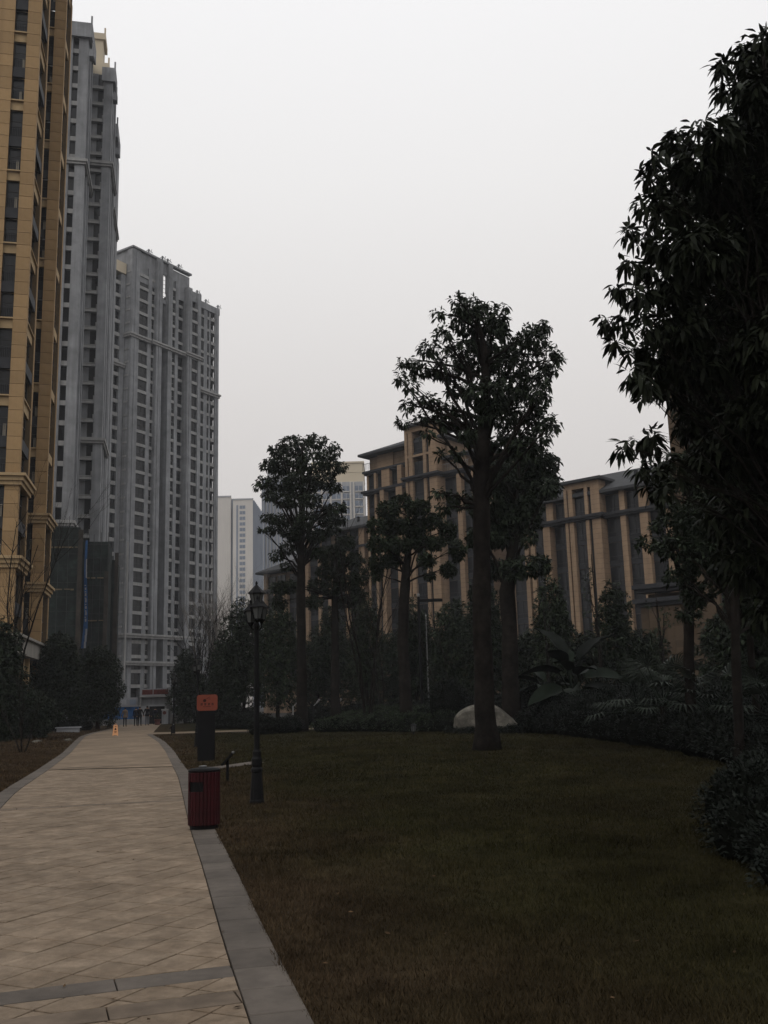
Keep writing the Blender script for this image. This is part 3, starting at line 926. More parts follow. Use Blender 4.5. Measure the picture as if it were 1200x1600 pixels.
# ---- far white tower
def white_tower():
    t = empty('white_tower', (0, 480, 0))
    tag(t, 'pale far tower with one column of small windows, right of the grey tower', 'tower')
    w = MB()
    w.box(-100, -78.4, 2, 40, 0, 106.3); w.box(-77.0, -66.9, 0, 34, 0, 104.2)
    w.build('wall', MT['white_far'], t)
    s_ = MB(); s_.box(-78.4, -77.0, 3.5, 30, 0, 105.5); s_.box(-66.9, -66.6, 0.5, 34, 0, 104.0)  # blue-grey colour stands in for shade in the strip between the blocks
    for k in range(7): s_.box(-66.6, -66.2, 2 + 4.5 * k, 3.6 + 4.5 * k, 0, 104.1)
    s_.build('side_wall', MT['blue_far'], t)
    s2 = MB(); s2.box(-75.3, -74.3, -0.05, 0, 0, 101.5); s2.build('stair_strip', MT['blue_far'], t)
    c = MB(); c.box(-100.2, -78.2, 1.7, 2.0, 106.3, 107.0); c.box(-77.2, -66.6, -0.3, 0.3, 104.2, 104.9); c.build('coping', MT['white_side'], t)
    me = MB()
    me.box(0, 2.9, -0.06, -0.03, 0, 1.75); me.mi = 1; me.box(-0.15, 3.05, -0.12, 0, -0.15, 0); me.box(1.42, 1.5, -0.1, -0.06, 0, 1.75)
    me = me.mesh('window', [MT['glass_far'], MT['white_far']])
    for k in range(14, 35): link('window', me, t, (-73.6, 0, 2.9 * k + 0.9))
white_tower()

# ---- far glazed tower behind the left tree
def glazed_tower():
    t = empty('glazed_tower', (0, 340, 0))
    tag(t, 'far blue grey glazed tower with cream top showing behind the left tree', 'tower')
    w = MB(); w.box(-40, -24, 4, 30, 0, 84); w.build('wall', MT['white_side'], t)
    l_ = MB()
    l_.prism([(-45.4, 10), (-44.0, 2), (-36, 0), (-36, 20)], 0, 82)
    l_.prism([(-43.2, 9), (-41.8, 3), (-36, 1), (-36, 20)], 82, 89)
    l_.build('wing_wall', MT['white_side'], t)
    r_ = MB()
    for k in range(9):
        u = k / 9
        r_.box(-45.4 + 1.4 * u, -45.0 + 1.4 * u, 9.6 - 8 * u, 10.2 - 8 * u, 0, 81.5)
    for k in range(6): r_.box(-43.6 + 1.3 * k, -43.2 + 1.3 * k, 1.0 - 0.25 * k, 1.9, 0, 81.5)
    r_.build('fin', MT['blue_far'], t)
    b = MB(); b.box(-26, -6.9, 0.5, 22, 0, 80); b.build('bay_wall', MT['white_side'], t)
    c = MB(); c.box(-26, -7.1, 0.7, 22, 80, 87.0); c.box(-26.2, -6.8, 0.4, 22.3, 87.0, 87.6); c.box(-26.1, -6.95, 0.6, 22.1, 83.6, 83.9); c.build('crown', MT['cream_far'], t)
    p = MB()
    for x in (-26, -22.6, -19.4, -15.4, -12.2, -11.0, -7.4): p.box(x, x + 0.5, 0.0, 0.6, 0, 80)
    p.build('pilaster', MT['white_far'], t)
    cache = {}
    for (x0, x1) in ((-25.3, -23.0), (-21.9, -19.7), (-18.7, -15.6), (-14.7, -12.4), (-10.3, -7.6)):
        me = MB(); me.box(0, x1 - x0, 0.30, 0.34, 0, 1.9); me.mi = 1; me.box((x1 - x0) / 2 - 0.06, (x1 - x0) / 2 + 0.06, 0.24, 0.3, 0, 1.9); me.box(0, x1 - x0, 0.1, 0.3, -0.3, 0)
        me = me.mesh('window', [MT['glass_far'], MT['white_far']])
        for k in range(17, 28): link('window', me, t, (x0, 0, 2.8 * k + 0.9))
glazed_tower()

# ---- tan mid-rise blocks with slate roofs
RM = math.atan2(-0.656, 0.755)
def hip(mb, x0, x1, y0, y1, z0, z1, inset, over=0.9):
    a, b, c, d = x0 - over, x1 + over, y0 - over, y1 + over
    mb.box(a, b, c, d, z0 - 0.35, z0)
    v = [(a, c, z0), (b, c, z0), (b, d, z0), (a, d, z0), (x0 + inset, (y0 + y1) / 2, z1), (x1 - inset, (y0 + y1) / 2, z1)]
    mb.add(v, [(0, 1, 5, 4), (1, 2, 5), (2, 3, 4, 5), (3, 0, 4)])
def midrise(name, label, org, x0, x1, depth, eave, ridge, piers, wins, bands, floors, base=0.0, fh=3.0, bays=(), rails=(), inset=5.0, roof_x=None, wing=None):
    t = empty(name, (org[0], org[1], 0), RM)
    tag(t, label, 'building')
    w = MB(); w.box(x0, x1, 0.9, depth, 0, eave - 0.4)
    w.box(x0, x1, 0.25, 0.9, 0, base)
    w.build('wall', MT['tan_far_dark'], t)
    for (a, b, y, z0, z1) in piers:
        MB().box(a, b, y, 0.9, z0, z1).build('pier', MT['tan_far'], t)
    for (a, b, y, z) in bands:
        bm = MB()
        bm.box(a - 0.25, b + 0.25, y - 0.25, 0.88, z - 0.28, z); bm.box(a - 0.5, b + 0.5, y - 0.5, 0.86, z, z + 0.34)
        bm.build('cornice', MT['band'], t)
    cache = {}
    for (a, b, y, z0, z1) in wins:
        z = z0
        while z + 1.6 < z1 + 0.01:
            h = min(fh, z1 - z)
            key = (round(b - a, 2), round(h, 2), y)
            if key not in cache:
                wd = b - a; m_ = MB(); m_.mi = 0
                m_.box(0.04, wd - 0.04, 0.10, 0.14, 0.75, h - 0.03)
                m_.mi = 1
                m_.box(0, wd, 0.0, 0.12, 0.0, 0.62); m_.box(0, wd, -0.06, 0.12, 0.62, 0.75)
                if wd > 1.2: m_.box(wd * 0.5 - 0.03, wd * 0.5 + 0.03, 0.05, 0.10, 0.75, h)
                m_.box(0, 0.04, 0.04, 0.14, 0.75, h); m_.box(wd - 0.04, wd, 0.04, 0.14, 0.75, h)
                m_.box(0.04, wd - 0.04, 0.06, 0.10, 1.25, 1.30)
                cache[key] = m_.mesh('window', [MT['glass'], MT['band']])
            link('window', cache[key], t, (a, y, z))
            z += h
    r_ = MB()
    rx0, rx1 = roof_x or (x0, x1)
    hip(r_, rx0, rx1, 0.0, depth, eave, ridge, inset)
    ro = r_.build('roof', MT['slate'], t)
    if wing:
        MB().box(wing[0], wing[1], 0.9, depth, 0, wing[2] - 0.4).build('wing_wall', MT['tan_far_dark'], t)
        wr_ = MB(); hip(wr_, wing[0], wing[1], 0.6, depth, wing[2], wing[3], 4.0); wr_.build('wing_roof', MT['slate'], t)
    for (cx, cy) in (((rx0 + rx1) * 0.42, 2.2), ((rx0 + rx1) * 0.62, 2.6)):
        zc = eave + (ridge - eave) * min(1, (cy + 0.9) / (depth / 2 + 0.9))
        ch = MB(); ch.box(cx, cx + 0.35, cy, cy + 0.35, zc - 0.3, zc + 0.75); ch.box(cx - 0.05, cx + 0.4, cy - 0.05, cy + 0.4, zc + 0.75, zc + 0.85); ch.build('vent', MT['band'], ro)
    for (a, b, y, zt, zr) in bays:                         # projecting bay with its own cap
        bmb = MB()
        wd = b - a
        for (u0, u1) in ((0, 0.08), (0.12, 0.24), (0.58, 0.67), (0.76, 1.0)):
            bmb.box(a + wd * u0, a + wd * u1, y, 0.9, base, zt)
        bmb.box(a, b, y + 0.02, 0.9, zt - 0.75, zt); bmb.box(a, b, y + 0.03, 0.9, zt - 4.6, zt - 4.25)
        bmb.build('bay_wall', MT['tan_far'], t)
        cp = MB(); hip(cp, a, b, y, 5.0, zt + 0.35, zr, wd * 0.45, 0.55); cp.build('bay_roof', MT['slate'], t)
        gl = MB(); gl.box(a + wd * 0.08, a + wd * 0.12, y + 0.35, y + 0.4, base, zt - 0.75); gl.box(a + wd * 0.67, a + wd * 0.76, y + 0.35, y + 0.4, base, zt - 0.75)
        gl.build('slot_window', MT['glass'], t)
    for (a, b, y, z) in rails:
        rl = MB(); rl.box(a, b, y, y + 0.06, z + 1.0, z + 1.06)
        x = a
        while x < b: rl.box(x, x + 0.04, y, y + 0.04, z, z + 1.0); x += 0.3
        rl.build('railing', MT['steel'], t)
    return t

# the tall block in the middle
midrise('apartment_block', 'tan brick block with slate roof and tall window bay, behind the large tree', (-2.75, 145.0), 0.2, 15.4, 14, 39.2, 42.6,
        [(0.0, 0.35, 0.3, 0, 36), (1.75, 2.2, 0.0, 0, 36), (3.3, 4.1, -0.5, 0, 33), (3.4, 5.0, -0.1, 33.4, 36.2), (6.5, 7.7, -0.5, 0, 33), (6.9, 7.7, -0.5, 33.4, 36.2), (2.0, 5.2, 0.6, 36.6, 39.0), (17.7, 18.5, -0.3, 0, 33), (20.3, 21.2, -0.3, 0, 33), (18.0, 19.2, 0.2, 33.4, 35.6), (21.4, 22.6, 0.2, 33.4, 35.6)],
        [(0.35, 1.75, 0.45, 9, 36), (2.2, 3.3, 0.45, 9, 36), (4.1, 6.5, 0.55, 9, 33), (5.0, 6.9, 0.55, 33, 36), (7.7, 9.1, 0.6, 9, 36), (10.4, 12.2, -0.9, 9, 36), (10.4, 12.2, -0.9, 36.6, 40.4), (15.0, 17.7, 0.6, 9, 33), (18.5, 20.3, 0.45, 9, 33), (21.2, 22.5, 0.6, 9, 33)],
        [(0.0, 9.0, 0.3, 36.2), (0.0, 9.0, -0.1, 33.0), (9.1, 15.0, -1.3, 33.4), (15.0, 22.5, 0.2, 33.4)], 11, base=9.0, fh=3.0,
        bays=[(9.1, 15.0, -1.25, 41.2, 43.0)], rails=[(-0.2, 1.6, -0.4, 36.6), (15.2, 20.0, -0.2, 33.8)], inset=7.0, wing=(15.4, 22.5, 36.0, 38.6))
# the block on the right
midrise('apartment_block', 'tan brick block with broad slate roof, between the large tree and the right tree', (18.24, 125.0), -2.6, 27.0, 13, 26.5, 30.2,
        [(-2.6, -1.9, 0.2, 0, 23), (0.0, 0.6, 0.2, 0, 26), (0.95, 1.6, 0.2, 0, 23), (3.5, 4.5, -0.7, 0, 23), (3.8, 4.8, -0.1, 23.7, 26.2), (14.25, 14.95, -0.2, 0, 26.2), (16.8, 17.85, -0.2, 0, 26.2), (20.0, 20.8, -0.2, 0, 26.2), (23.4, 24.4, -0.2, 0, 26.2)],
        [(-1.9, 0.0, 0.5, 8, 26), (1.6, 3.5, 0.5, 8, 26), (4.5, 7.0, 0.6, 8, 26), (8.3, 9.8, -0.5, 8, 27), (12.0, 14.25, 0.6, 8, 26), (14.95, 16.8, 0.45, 8, 26), (17.85, 20.0, 0.5, 8, 26), (20.8, 23.4, 0.5, 8, 26)],
        [(-2.5, 3.2, 0.1, 23.3), (3.3, 7.0, -0.6, 23.3), (7.0, 12.0, -0.95, 23.3), (12.0, 27.0, -0.1, 23.3), (-2.6, 27, 0.0, 7.7)], 6, base=8.0, fh=3.0,
        bays=[(7.0, 12.0, -0.95, 27.9, 29.0)], inset=6.0)
# lower blocks further off, seen between the trunks
midrise('apartment_block', 'low tan block with overhanging slate eave seen right behind the near lamp post', (-22.0, 172.0), -0.4, 16.0, 14, 24.9, 28.5,
        [(0, 0.7, 0, 0, 24.6), (2.6, 3.2, 0, 0, 21), (5.2, 6.2, -0.3, 0, 21), (8.4, 9.2, 0, 0, 21), (11.0, 12.2, -0.3, 0, 24.6), (14, 15, 0, 0, 24.6)],
        [(0.7, 2.6, 0.4, 6, 24), (3.2, 5.2, 0.4, 6, 24), (6.2, 8.4, 0.5, 6, 24), (9.2, 11.0, 0.4, 6, 24), (12.2, 14, 0.4, 6, 24)], [(0, 16, 0, 21.3)], 6, base=6.0)
midrise('apartment_block', 'tan block with slate roof behind the left tree and thin bare tree', (-13.5, 160.0), 0.0, 15.5, 14, 29.2, 32.5,
        [(0, 0.8, 0, 0, 28.8), (3.0, 3.6, 0, 0, 26), (5.6, 6.8, -0.3, 0, 26), (9.2, 10.0, 0, 0, 26), (12.6, 13.8, -0.3, 0, 28.8)],
        [(0.8, 3.0, 0.4, 6, 29), (3.6, 5.6, 0.4, 6, 29), (6.8, 9.2, 0.5, 6, 29), (10.0, 12.6, 0.4, 6, 29)], [(0, 15.5, 0, 25.8)], 7, base=6.0)
# the nearest block, mostly hidden by foliage on the right
nb = midrise('apartment_block', 'nearest tan block with low corniced wing, hidden behind the foliage on the right', (20.5, 75.0), 2.8, 24.0, 12, 30.0, 34.0,
        [(2.8, 5.6, 0.0, 0, 29.6), (-0.55, 0.75, -0.4, 0, 8.2), (0.85, 2.75, -0.4, 0, 8.2), (8.2, 9.6, 0, 0, 29.6), (12, 13.4, 0, 0, 29.6), (16, 18, 0, 0, 29.6)],
        [(5.6, 8.2, 0.4, 3, 29), (9.6, 12.0, 0.4, 3, 29), (13.4, 16.0, 0.4, 3, 29)], [(-0.5, 2.7, -0.4, 8.5), (2.8, 24, 0.0, 26.5), (-0.5, 2.7, -0.3, 9.6)], 8, base=3.0)
MB().box(-0.5, 2.79, 0.91, 8, 0, 9.3).build('wing_wall', MT['tan_shaded'], nb)
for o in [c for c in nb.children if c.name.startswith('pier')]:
    o.data.materials[0] = MT['tan_shaded']
stone_m = MB().box(0.012, 0.64, -0.06, 0.0, 0.012, 0.538).mesh('stone', MT['tan_shaded'])
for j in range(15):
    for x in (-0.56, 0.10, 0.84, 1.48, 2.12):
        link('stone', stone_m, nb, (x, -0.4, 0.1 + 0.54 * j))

# ------------------------------------------------------------------ vegetation
def unit(v): return v / np.maximum(np.linalg.norm(v, axis=-1, keepdims=True), 1e-9)
def leaf_arrays(P, D_, L, wr=0.34, fold=0.12, droop=0.18, simple=False):
    """P base points, D_ leaf directions, L lengths -> vertices, faces"""
    n = len(P)
    D_ = unit(D_)
    up_ = np.tile(np.array([0, 0, 1.0]), (n, 1)) + rng.normal(0, 0.45, (n, 3))
    S_ = unit(np.cross(D_, up_))
    N_ = np.cross(S_, D_)
    L = L[:, None]
    if simple:
        V = np.stack([P, P + D_ * L * 0.5 - S_ * L * wr * 0.5, P + D_ * L - N_ * L * droop, P + D_ * L * 0.5 + S_ * L * wr * 0.5], 1).reshape(-1, 3)
        return V, np.arange(4 * n).reshape(n, 4)
    mid = P + D_ * L * 0.48 - N_ * L * fold * 0.4
    V = np.stack([P, P + D_ * L * 0.42 - S_ * L * wr * 0.5 + N_ * L * fold * 0.4, mid, P + D_ * L * 0.42 + S_ * L * wr * 0.5 + N_ * L * fold * 0.4, P + D_ * L * 0.97 - N_ * L * droop], 1).reshape(-1, 3)
    b = np.arange(n)[:, None] * 5
    F = np.concatenate([b + np.array([[0, 2, 1]]), b + np.array([[0, 3, 2]]), b + np.array([[1, 2, 4]]), b + np.array([[2, 3, 4]])])
    return V, F
def leaf_detail(P, D_, L, wr=0.34, droop=0.35):
    """lance shaped leaves: three quads and two tips, curved down along their length"""
    n = len(P)
    D_ = unit(D_)
    up_ = np.tile(np.array([0, 0, 1.0]), (n, 1)) + rng.normal(0, 0.5, (n, 3))
    S_ = unit(np.cross(D_, up_))
    N_ = np.cross(S_, D_)
    L = L[:, None]
    dr = droop * rng.uniform(0.3, 1.5, (n, 1))
    rows = [P]
    for u, w in ((0.20, 0.55), (0.45, 1.0), (0.72, 0.72)):
        c = P + D_ * L * u - np.array([0, 0, 1.0]) * L * dr * u * u
        rows += [c - S_ * L * wr * 0.5 * w + N_ * L * 0.03 * w, c + S_ * L * wr * 0.5 * w + N_ * L * 0.03 * w]
    rows.append(P + D_ * L - np.array([0, 0, 1.0]) * L * dr)
    V = np.stack(rows, 1).reshape(-1, 3)
    b = np.arange(n)[:, None] * 8
    T = np.concatenate([b + np.array([[0, 2, 1]]), b + np.array([[5, 6, 7]])])
    Q = np.concatenate([b + np.array([[1, 2, 4, 3]]), b + np.array([[3, 4, 6, 5]])])
    Q = np.concatenate([Q[:, [0, 1, 2]], Q[:, [0, 2, 3]]])
    return V, np.concatenate([T, Q])
def blob_points(bl, n, ry=None, shell=0.55):
    """n points in an ellipsoid blob (x,y,z,rx,rz), denser near its skin, with outward directions"""
    d = unit(rng.normal(size=(n, 3)))
    r = shell + (1 - shell) * rng.random(n) ** 0.6
    r = np.where(rng.random(n) < 0.3, rng.random(n) ** (1 / 3), r)
    r = np.where(rng.random(n) < 0.10, r * rng.uniform(1.05, 1.28, n), r)       # stray sprigs
    x, y, z, rx, rz = bl
    return np.array([x, y, z]) + d * r[:, None] * np.array([rx, ry or rx, rz]), d
def sprigs(bl, n_sprig, k, L, ry=None, simple=False, droop=0.18, wr=0.36, up=0.25, hang=0.5):
    P, d = blob_points(bl, n_sprig, ry)
    axis = unit(d + np.array([0, 0, up]) + rng.normal(0, 0.35, d.shape))
    Pk = np.repeat(P, k, 0)
    Ak = np.repeat(axis, k, 0)
    n = len(Pk)
    rad = unit(np.cross(Ak, rng.normal(size=(n, 3))))
    D_ = Ak * rng.uniform(0.1, 0.9, (n, 1)) + rad * rng.uniform(0.6, 1.0, (n, 1)) + np.array([0, 0, -hang]) * rng.uniform(0, 1, (n, 1))
    base = Pk + Ak * rng.uniform(-0.5, 0.5, (n, 1)) * L * 0.8
    if simple == 'lance':
        return leaf_detail(base, D_, L * rng.uniform(0.6, 1.2, n), wr), P
    return leaf_arrays(base, D_, L * rng.uniform(0.6, 1.2, n), wr, 0.12, droop, simple), P
def join_leaves(parts_):
    Vs, Fs, o = [], [], 0
    for V, F in parts_:
        Vs.append(V); Fs.append(F + o); o += len(V)
    return np.concatenate(Vs), np.concatenate(Fs)
def bez(a, b, sag, n=6, wob=0.1):
    a, b = Vector(a), Vector(b)
    m = a.lerp(b, 0.45) + Vector((0, 0, sag))
    return [(a * (1 - t) ** 2 + m * 2 * t * (1 - t) + b * t * t) + Vector((random.gauss(0, wob), random.gauss(0, wob), random.gauss(0, wob * 0.5))) * (4 * t * (1 - t)) for t in [i / (n - 1) for i in range(n)]]

def tree(name, label, base, trunk, blobs, L, dens, k=7, leaf='leaf', bark='bark', simple=False, group=None, limbs=True, wr=0.36, ry=None, hang=0.5, up=0.25, leaf_objs=0, fork=0.35, flare=1.35, limb_r=1.0, edge_k=1.0):
    """trunk: list of (x,y,z,r) world points; blobs: foliage masses in world coordinates"""
    t = empty(name, base)
    tag(t, label, 'tree', group)
    B = Vector(base)
    tk = MB()
    pts = [Vector(p[:3]) - B for p in trunk]
    rad = [p[3] for p in trunk]
    # refine and roughen the trunk
    P2, R2 = [], []
    for i in range(len(pts) - 1):
        for s in range(4):
            u = s / 4
            P2.append(pts[i].lerp(pts[i + 1], u) + Vector((random.gauss(0, rad[i] * 0.06), random.gauss(0, rad[i] * 0.06), 0)))
            R2.append((rad[i] * (1 - u) + rad[i + 1] * u) * random.uniform(0.94, 1.06))
    P2.append(pts[-1]); R2.append(rad[-1])
    R2[0] *= flare; R2[1] *= 1 + (flare - 1) * 0.35
    P2[0] = P2[0] - Vector((0, 0, 0.15))
    tk.tube(P2, R2, 12)
    tk.build('trunk', MT[bark], t, smooth=True)
    if limbs:
        br = MB()
        top = len(P2)
        for bl in blobs:
            c = Vector(bl[:3]) - B
            # leave the trunk below the blob
            cand = [i for i in range(int(top * fork), top) if P2[i].z < c.z - 0.15 * (c.xy - P2[i].xy).length] or [int(top * fork)]
            i = random.choice(cand[-8:])
            r0 = min(R2[i] * 0.5, (0.045 + 0.08 * bl[3]) * limb_r)
            pp = bez(P2[i], c, 0.12 * (c - P2[i]).length, 6, 0.07)
            br.tube(pp, [r0 * (1 - 0.78 * q / 5) for q in range(6)], 6)
            for q in range(5):
                e = c + Vector((random.gauss(0, 0.6) * bl[3], random.gauss(0, 0.6) * bl[3], random.gauss(0.1, 0.6) * bl[4]))
                br.tube(bez(pp[random.choice((3, 4))], e, 0.05, 4, 0.03), [r0 * 0.3, r0 * 0.2, r0 * 0.12, r0 * 0.05], 4)
        br.build('branches', MT[bark], t)
    parts_ = []
    for bl in blobs:
        area_ = bl[3] * (bl[3] + 2 * bl[4])
        n = max(5, int(dens * area_ * (edge_k if bl[3] < 0.15 else 1.0)))
        (V, F), _ = sprigs(bl, n, k, L, ry=ry, simple=simple, wr=wr, hang=hang, up=up)
        parts_.append((V, F))
    V, F = join_leaves(parts_)
    V = V - np.array(base)
    cr_ = link('crown', np_mesh('crown', V, [F], [MT[leaf]]), t)
    if leaf_objs: tag(cr_, kind='stuff')
    return t, cr_

TREE_A=[(2.45,27.76,13.68,0.26,0.21),(2.99,28.74,13.85,0.51,0.26),(1.89,28.18,13.45,0.28,0.15),(3.95,28.93,13.90,0.18,0.13),(3.12,29.00,13.52,0.92,0.48),(3.58,27.21,12.64,0.38,0.31),(1.96,27.04,12.38,0.34,0.24),(5.34,29.68,13.47,0.29,0.22),(4.65,27.83,12.45,0.59,0.46),(1.54,27.75,12.16,0.39,0.25),(3.81,30.19,13.20,1.06,0.45),(2.55,28.50,12.42,0.60,0.32),(0.86,29.68,12.45,0.33,0.22),(0.57,28.52,11.50,0.24,0.25),(1.31,29.05,11.97,0.45,0.34),(0.93,27.48,10.90,0.29,0.24),(2.16,29.03,11.94,0.61,0.38),(3.14,29.78,12.31,0.73,0.44),(4.17,28.67,11.99,0.80,0.53),(5.35,29.37,12.40,0.51,0.48),(5.71,29.15,12.18,0.18,0.15),(5.21,27.20,11.14,0.15,0.12),(5.20,29.43,11.80,0.37,0.32),(4.16,28.89,11.29,0.80,0.53),(3.23,27.96,10.75,0.78,0.51),(4.70,27.10,10.43,0.38,0.39),(2.49,29.77,11.44,0.52,0.26),(0.82,28.51,10.59,0.30,0.25),(1.57,29.30,11.01,0.45,0.21),(2.06,29.81,10.79,0.52,0.32),(0.73,29.29,10.29,0.24,0.17),(1.39,29.95,10.59,0.37,0.26),(1.75,28.26,9.85,0.29,0.20),(2.62,29.56,10.44,0.51,0.32),(3.49,28.42,10.20,0.79,0.51),(4.59,29.99,10.88,0.73,0.54),(5.12,29.81,10.45,0.45,0.39),(4.96,27.31,9.48,0.28,0.29),(1.31,27.44,9.33,0.26,0.14),(2.53,27.69,9.37,0.34,0.24),(4.25,30.09,10.19,0.73,0.54),(4.74,28.40,9.40,0.49,0.30),(3.61,29.01,9.29,0.60,0.41),(4.27,27.96,9.00,0.48,0.30),(1.80,28.62,9.02,0.24,0.12),(2.28,28.23,8.96,0.27,0.14),(1.66,28.12,7.69,0.27,0.12),(2.16,28.87,7.77,0.24,0.12),(1.87,28.87,7.38,0.35,0.20),(2.53,29.89,7.75,0.24,0.31)]
TREE_B=[(7.05,42.58,12.31,0.73,0.45),(7.58,43.37,12.13,0.59,0.55),(7.23,43.14,11.38,0.88,0.54),(6.58,43.57,11.87,0.89,0.61),(5.92,42.55,11.97,0.73,0.60),(7.26,40.92,10.55,0.42,0.34),(6.61,43.15,10.89,1.03,0.45),(5.81,43.49,11.17,0.74,0.61),(6.26,43.30,10.06,0.73,0.45),(6.48,42.22,9.34,0.51,0.44),(5.42,42.68,9.96,0.58,0.53),(6.18,41.08,8.40,0.39,0.28),(5.01,43.06,9.54,0.52,0.42),(5.21,42.24,8.62,0.71,0.35),(6.31,41.31,7.23,0.83,0.45),(5.41,40.60,6.99,0.54,0.38),(4.85,43.13,7.35,0.64,0.41),(6.52,43.57,13.07,0.75,0.46),(5.06,40.68,11.33,0.56,0.46)]
TREE_C=[(-5.27,56.20,16.97,0.97,0.56),(-3.88,54.64,16.74,0.83,0.47),(-3.00,53.60,15.94,0.52,0.46),(-6.05,54.18,16.18,0.60,0.46),(-6.77,56.08,15.67,0.62,0.40),(-5.69,56.49,15.90,1.16,0.72),(-4.04,53.18,15.14,1.10,0.68),(-3.12,55.46,15.41,0.76,0.55),(-2.37,53.18,14.83,0.33,0.30),(-2.38,55.87,15.14,0.19,0.16),(-7.05,54.32,14.25,0.45,0.34),(-7.56,56.52,14.53,0.23,0.24),(-6.25,56.92,14.82,0.97,0.60),(-4.80,55.02,14.35,1.05,0.70),(-3.73,56.99,14.93,0.86,0.56),(-2.92,54.24,13.89,0.52,0.30),(-6.44,53.31,13.29,0.51,0.30),(-5.60,55.40,13.45,0.83,0.54),(-4.18,53.13,12.93,0.72,0.52),(-2.81,53.79,12.54,0.66,0.30),(-2.37,54.63,12.85,0.22,0.19),(-3.65,55.44,12.78,0.68,0.38),(-6.49,53.62,12.02,0.44,0.30),(-6.90,53.17,11.29,0.29,0.18),(-5.95,56.47,12.43,0.77,0.47),(-4.54,54.26,11.97,0.74,0.53),(-3.25,56.83,12.42,0.85,0.39),(-2.58,56.59,12.36,0.38,0.23),(-6.23,54.51,11.47,0.52,0.30),(-5.30,54.84,11.24,0.67,0.38),(-3.98,55.08,11.24,0.75,0.38),(-3.04,55.58,11.57,0.53,0.31),(-6.34,55.38,10.15,0.52,0.30),(-5.61,55.24,10.59,0.60,0.38),(-5.87,55.48,9.39,0.45,0.23),(-4.39,56.76,10.53,0.54,0.39),(-3.66,55.03,10.24,0.52,0.30)]
TREE_D=[(0.23,47.79,11.15,0.58,0.40),(0.91,48.66,11.75,0.53,0.27),(1.71,47.21,11.09,0.64,0.33),(-0.40,47.40,10.24,0.45,0.39),(0.45,49.43,10.58,0.74,0.48),(1.48,48.06,10.31,0.72,0.46),(2.47,48.15,10.53,0.52,0.40),(-0.33,46.53,9.16,0.50,0.38),(0.60,47.75,9.33,0.71,0.39),(1.88,48.24,9.47,0.65,0.40),(2.53,46.56,9.17,0.44,0.32),(-0.37,48.35,8.49,0.52,0.39),(0.39,48.40,8.68,0.46,0.33),(2.01,46.68,8.38,0.44,0.32),(-0.48,48.38,7.85,0.32,0.26),(2.22,47.90,7.71,0.26,0.19),(3.25,48.54,10.08,0.46,0.53),(3.63,47.56,8.92,0.38,0.52),(3.18,48.62,8.10,0.39,0.33)]
TREE_E=[(-2.64,62.71,11.96,0.68,0.43),(-3.21,60.57,11.08,0.65,0.41),(-4.04,60.68,10.88,0.57,0.41),(-1.98,62.53,10.80,0.59,0.43),(-2.95,63.39,10.69,0.85,0.52),(-3.81,61.25,9.88,0.66,0.50),(-1.69,61.87,9.61,0.58,0.59),(-4.55,62.28,9.07,0.58,0.50),(-2.51,61.46,9.16,0.66,0.50),(-3.43,61.59,8.83,0.66,0.41),(-6.80,61.44,8.91,0.58,0.41),(-6.11,61.61,9.03,0.58,0.41),(-7.02,62.29,8.05,0.50,0.42),(-4.67,61.40,7.90,0.57,0.41),(-1.80,61.63,8.34,0.58,0.50),(-2.68,62.82,8.07,0.67,0.42)]
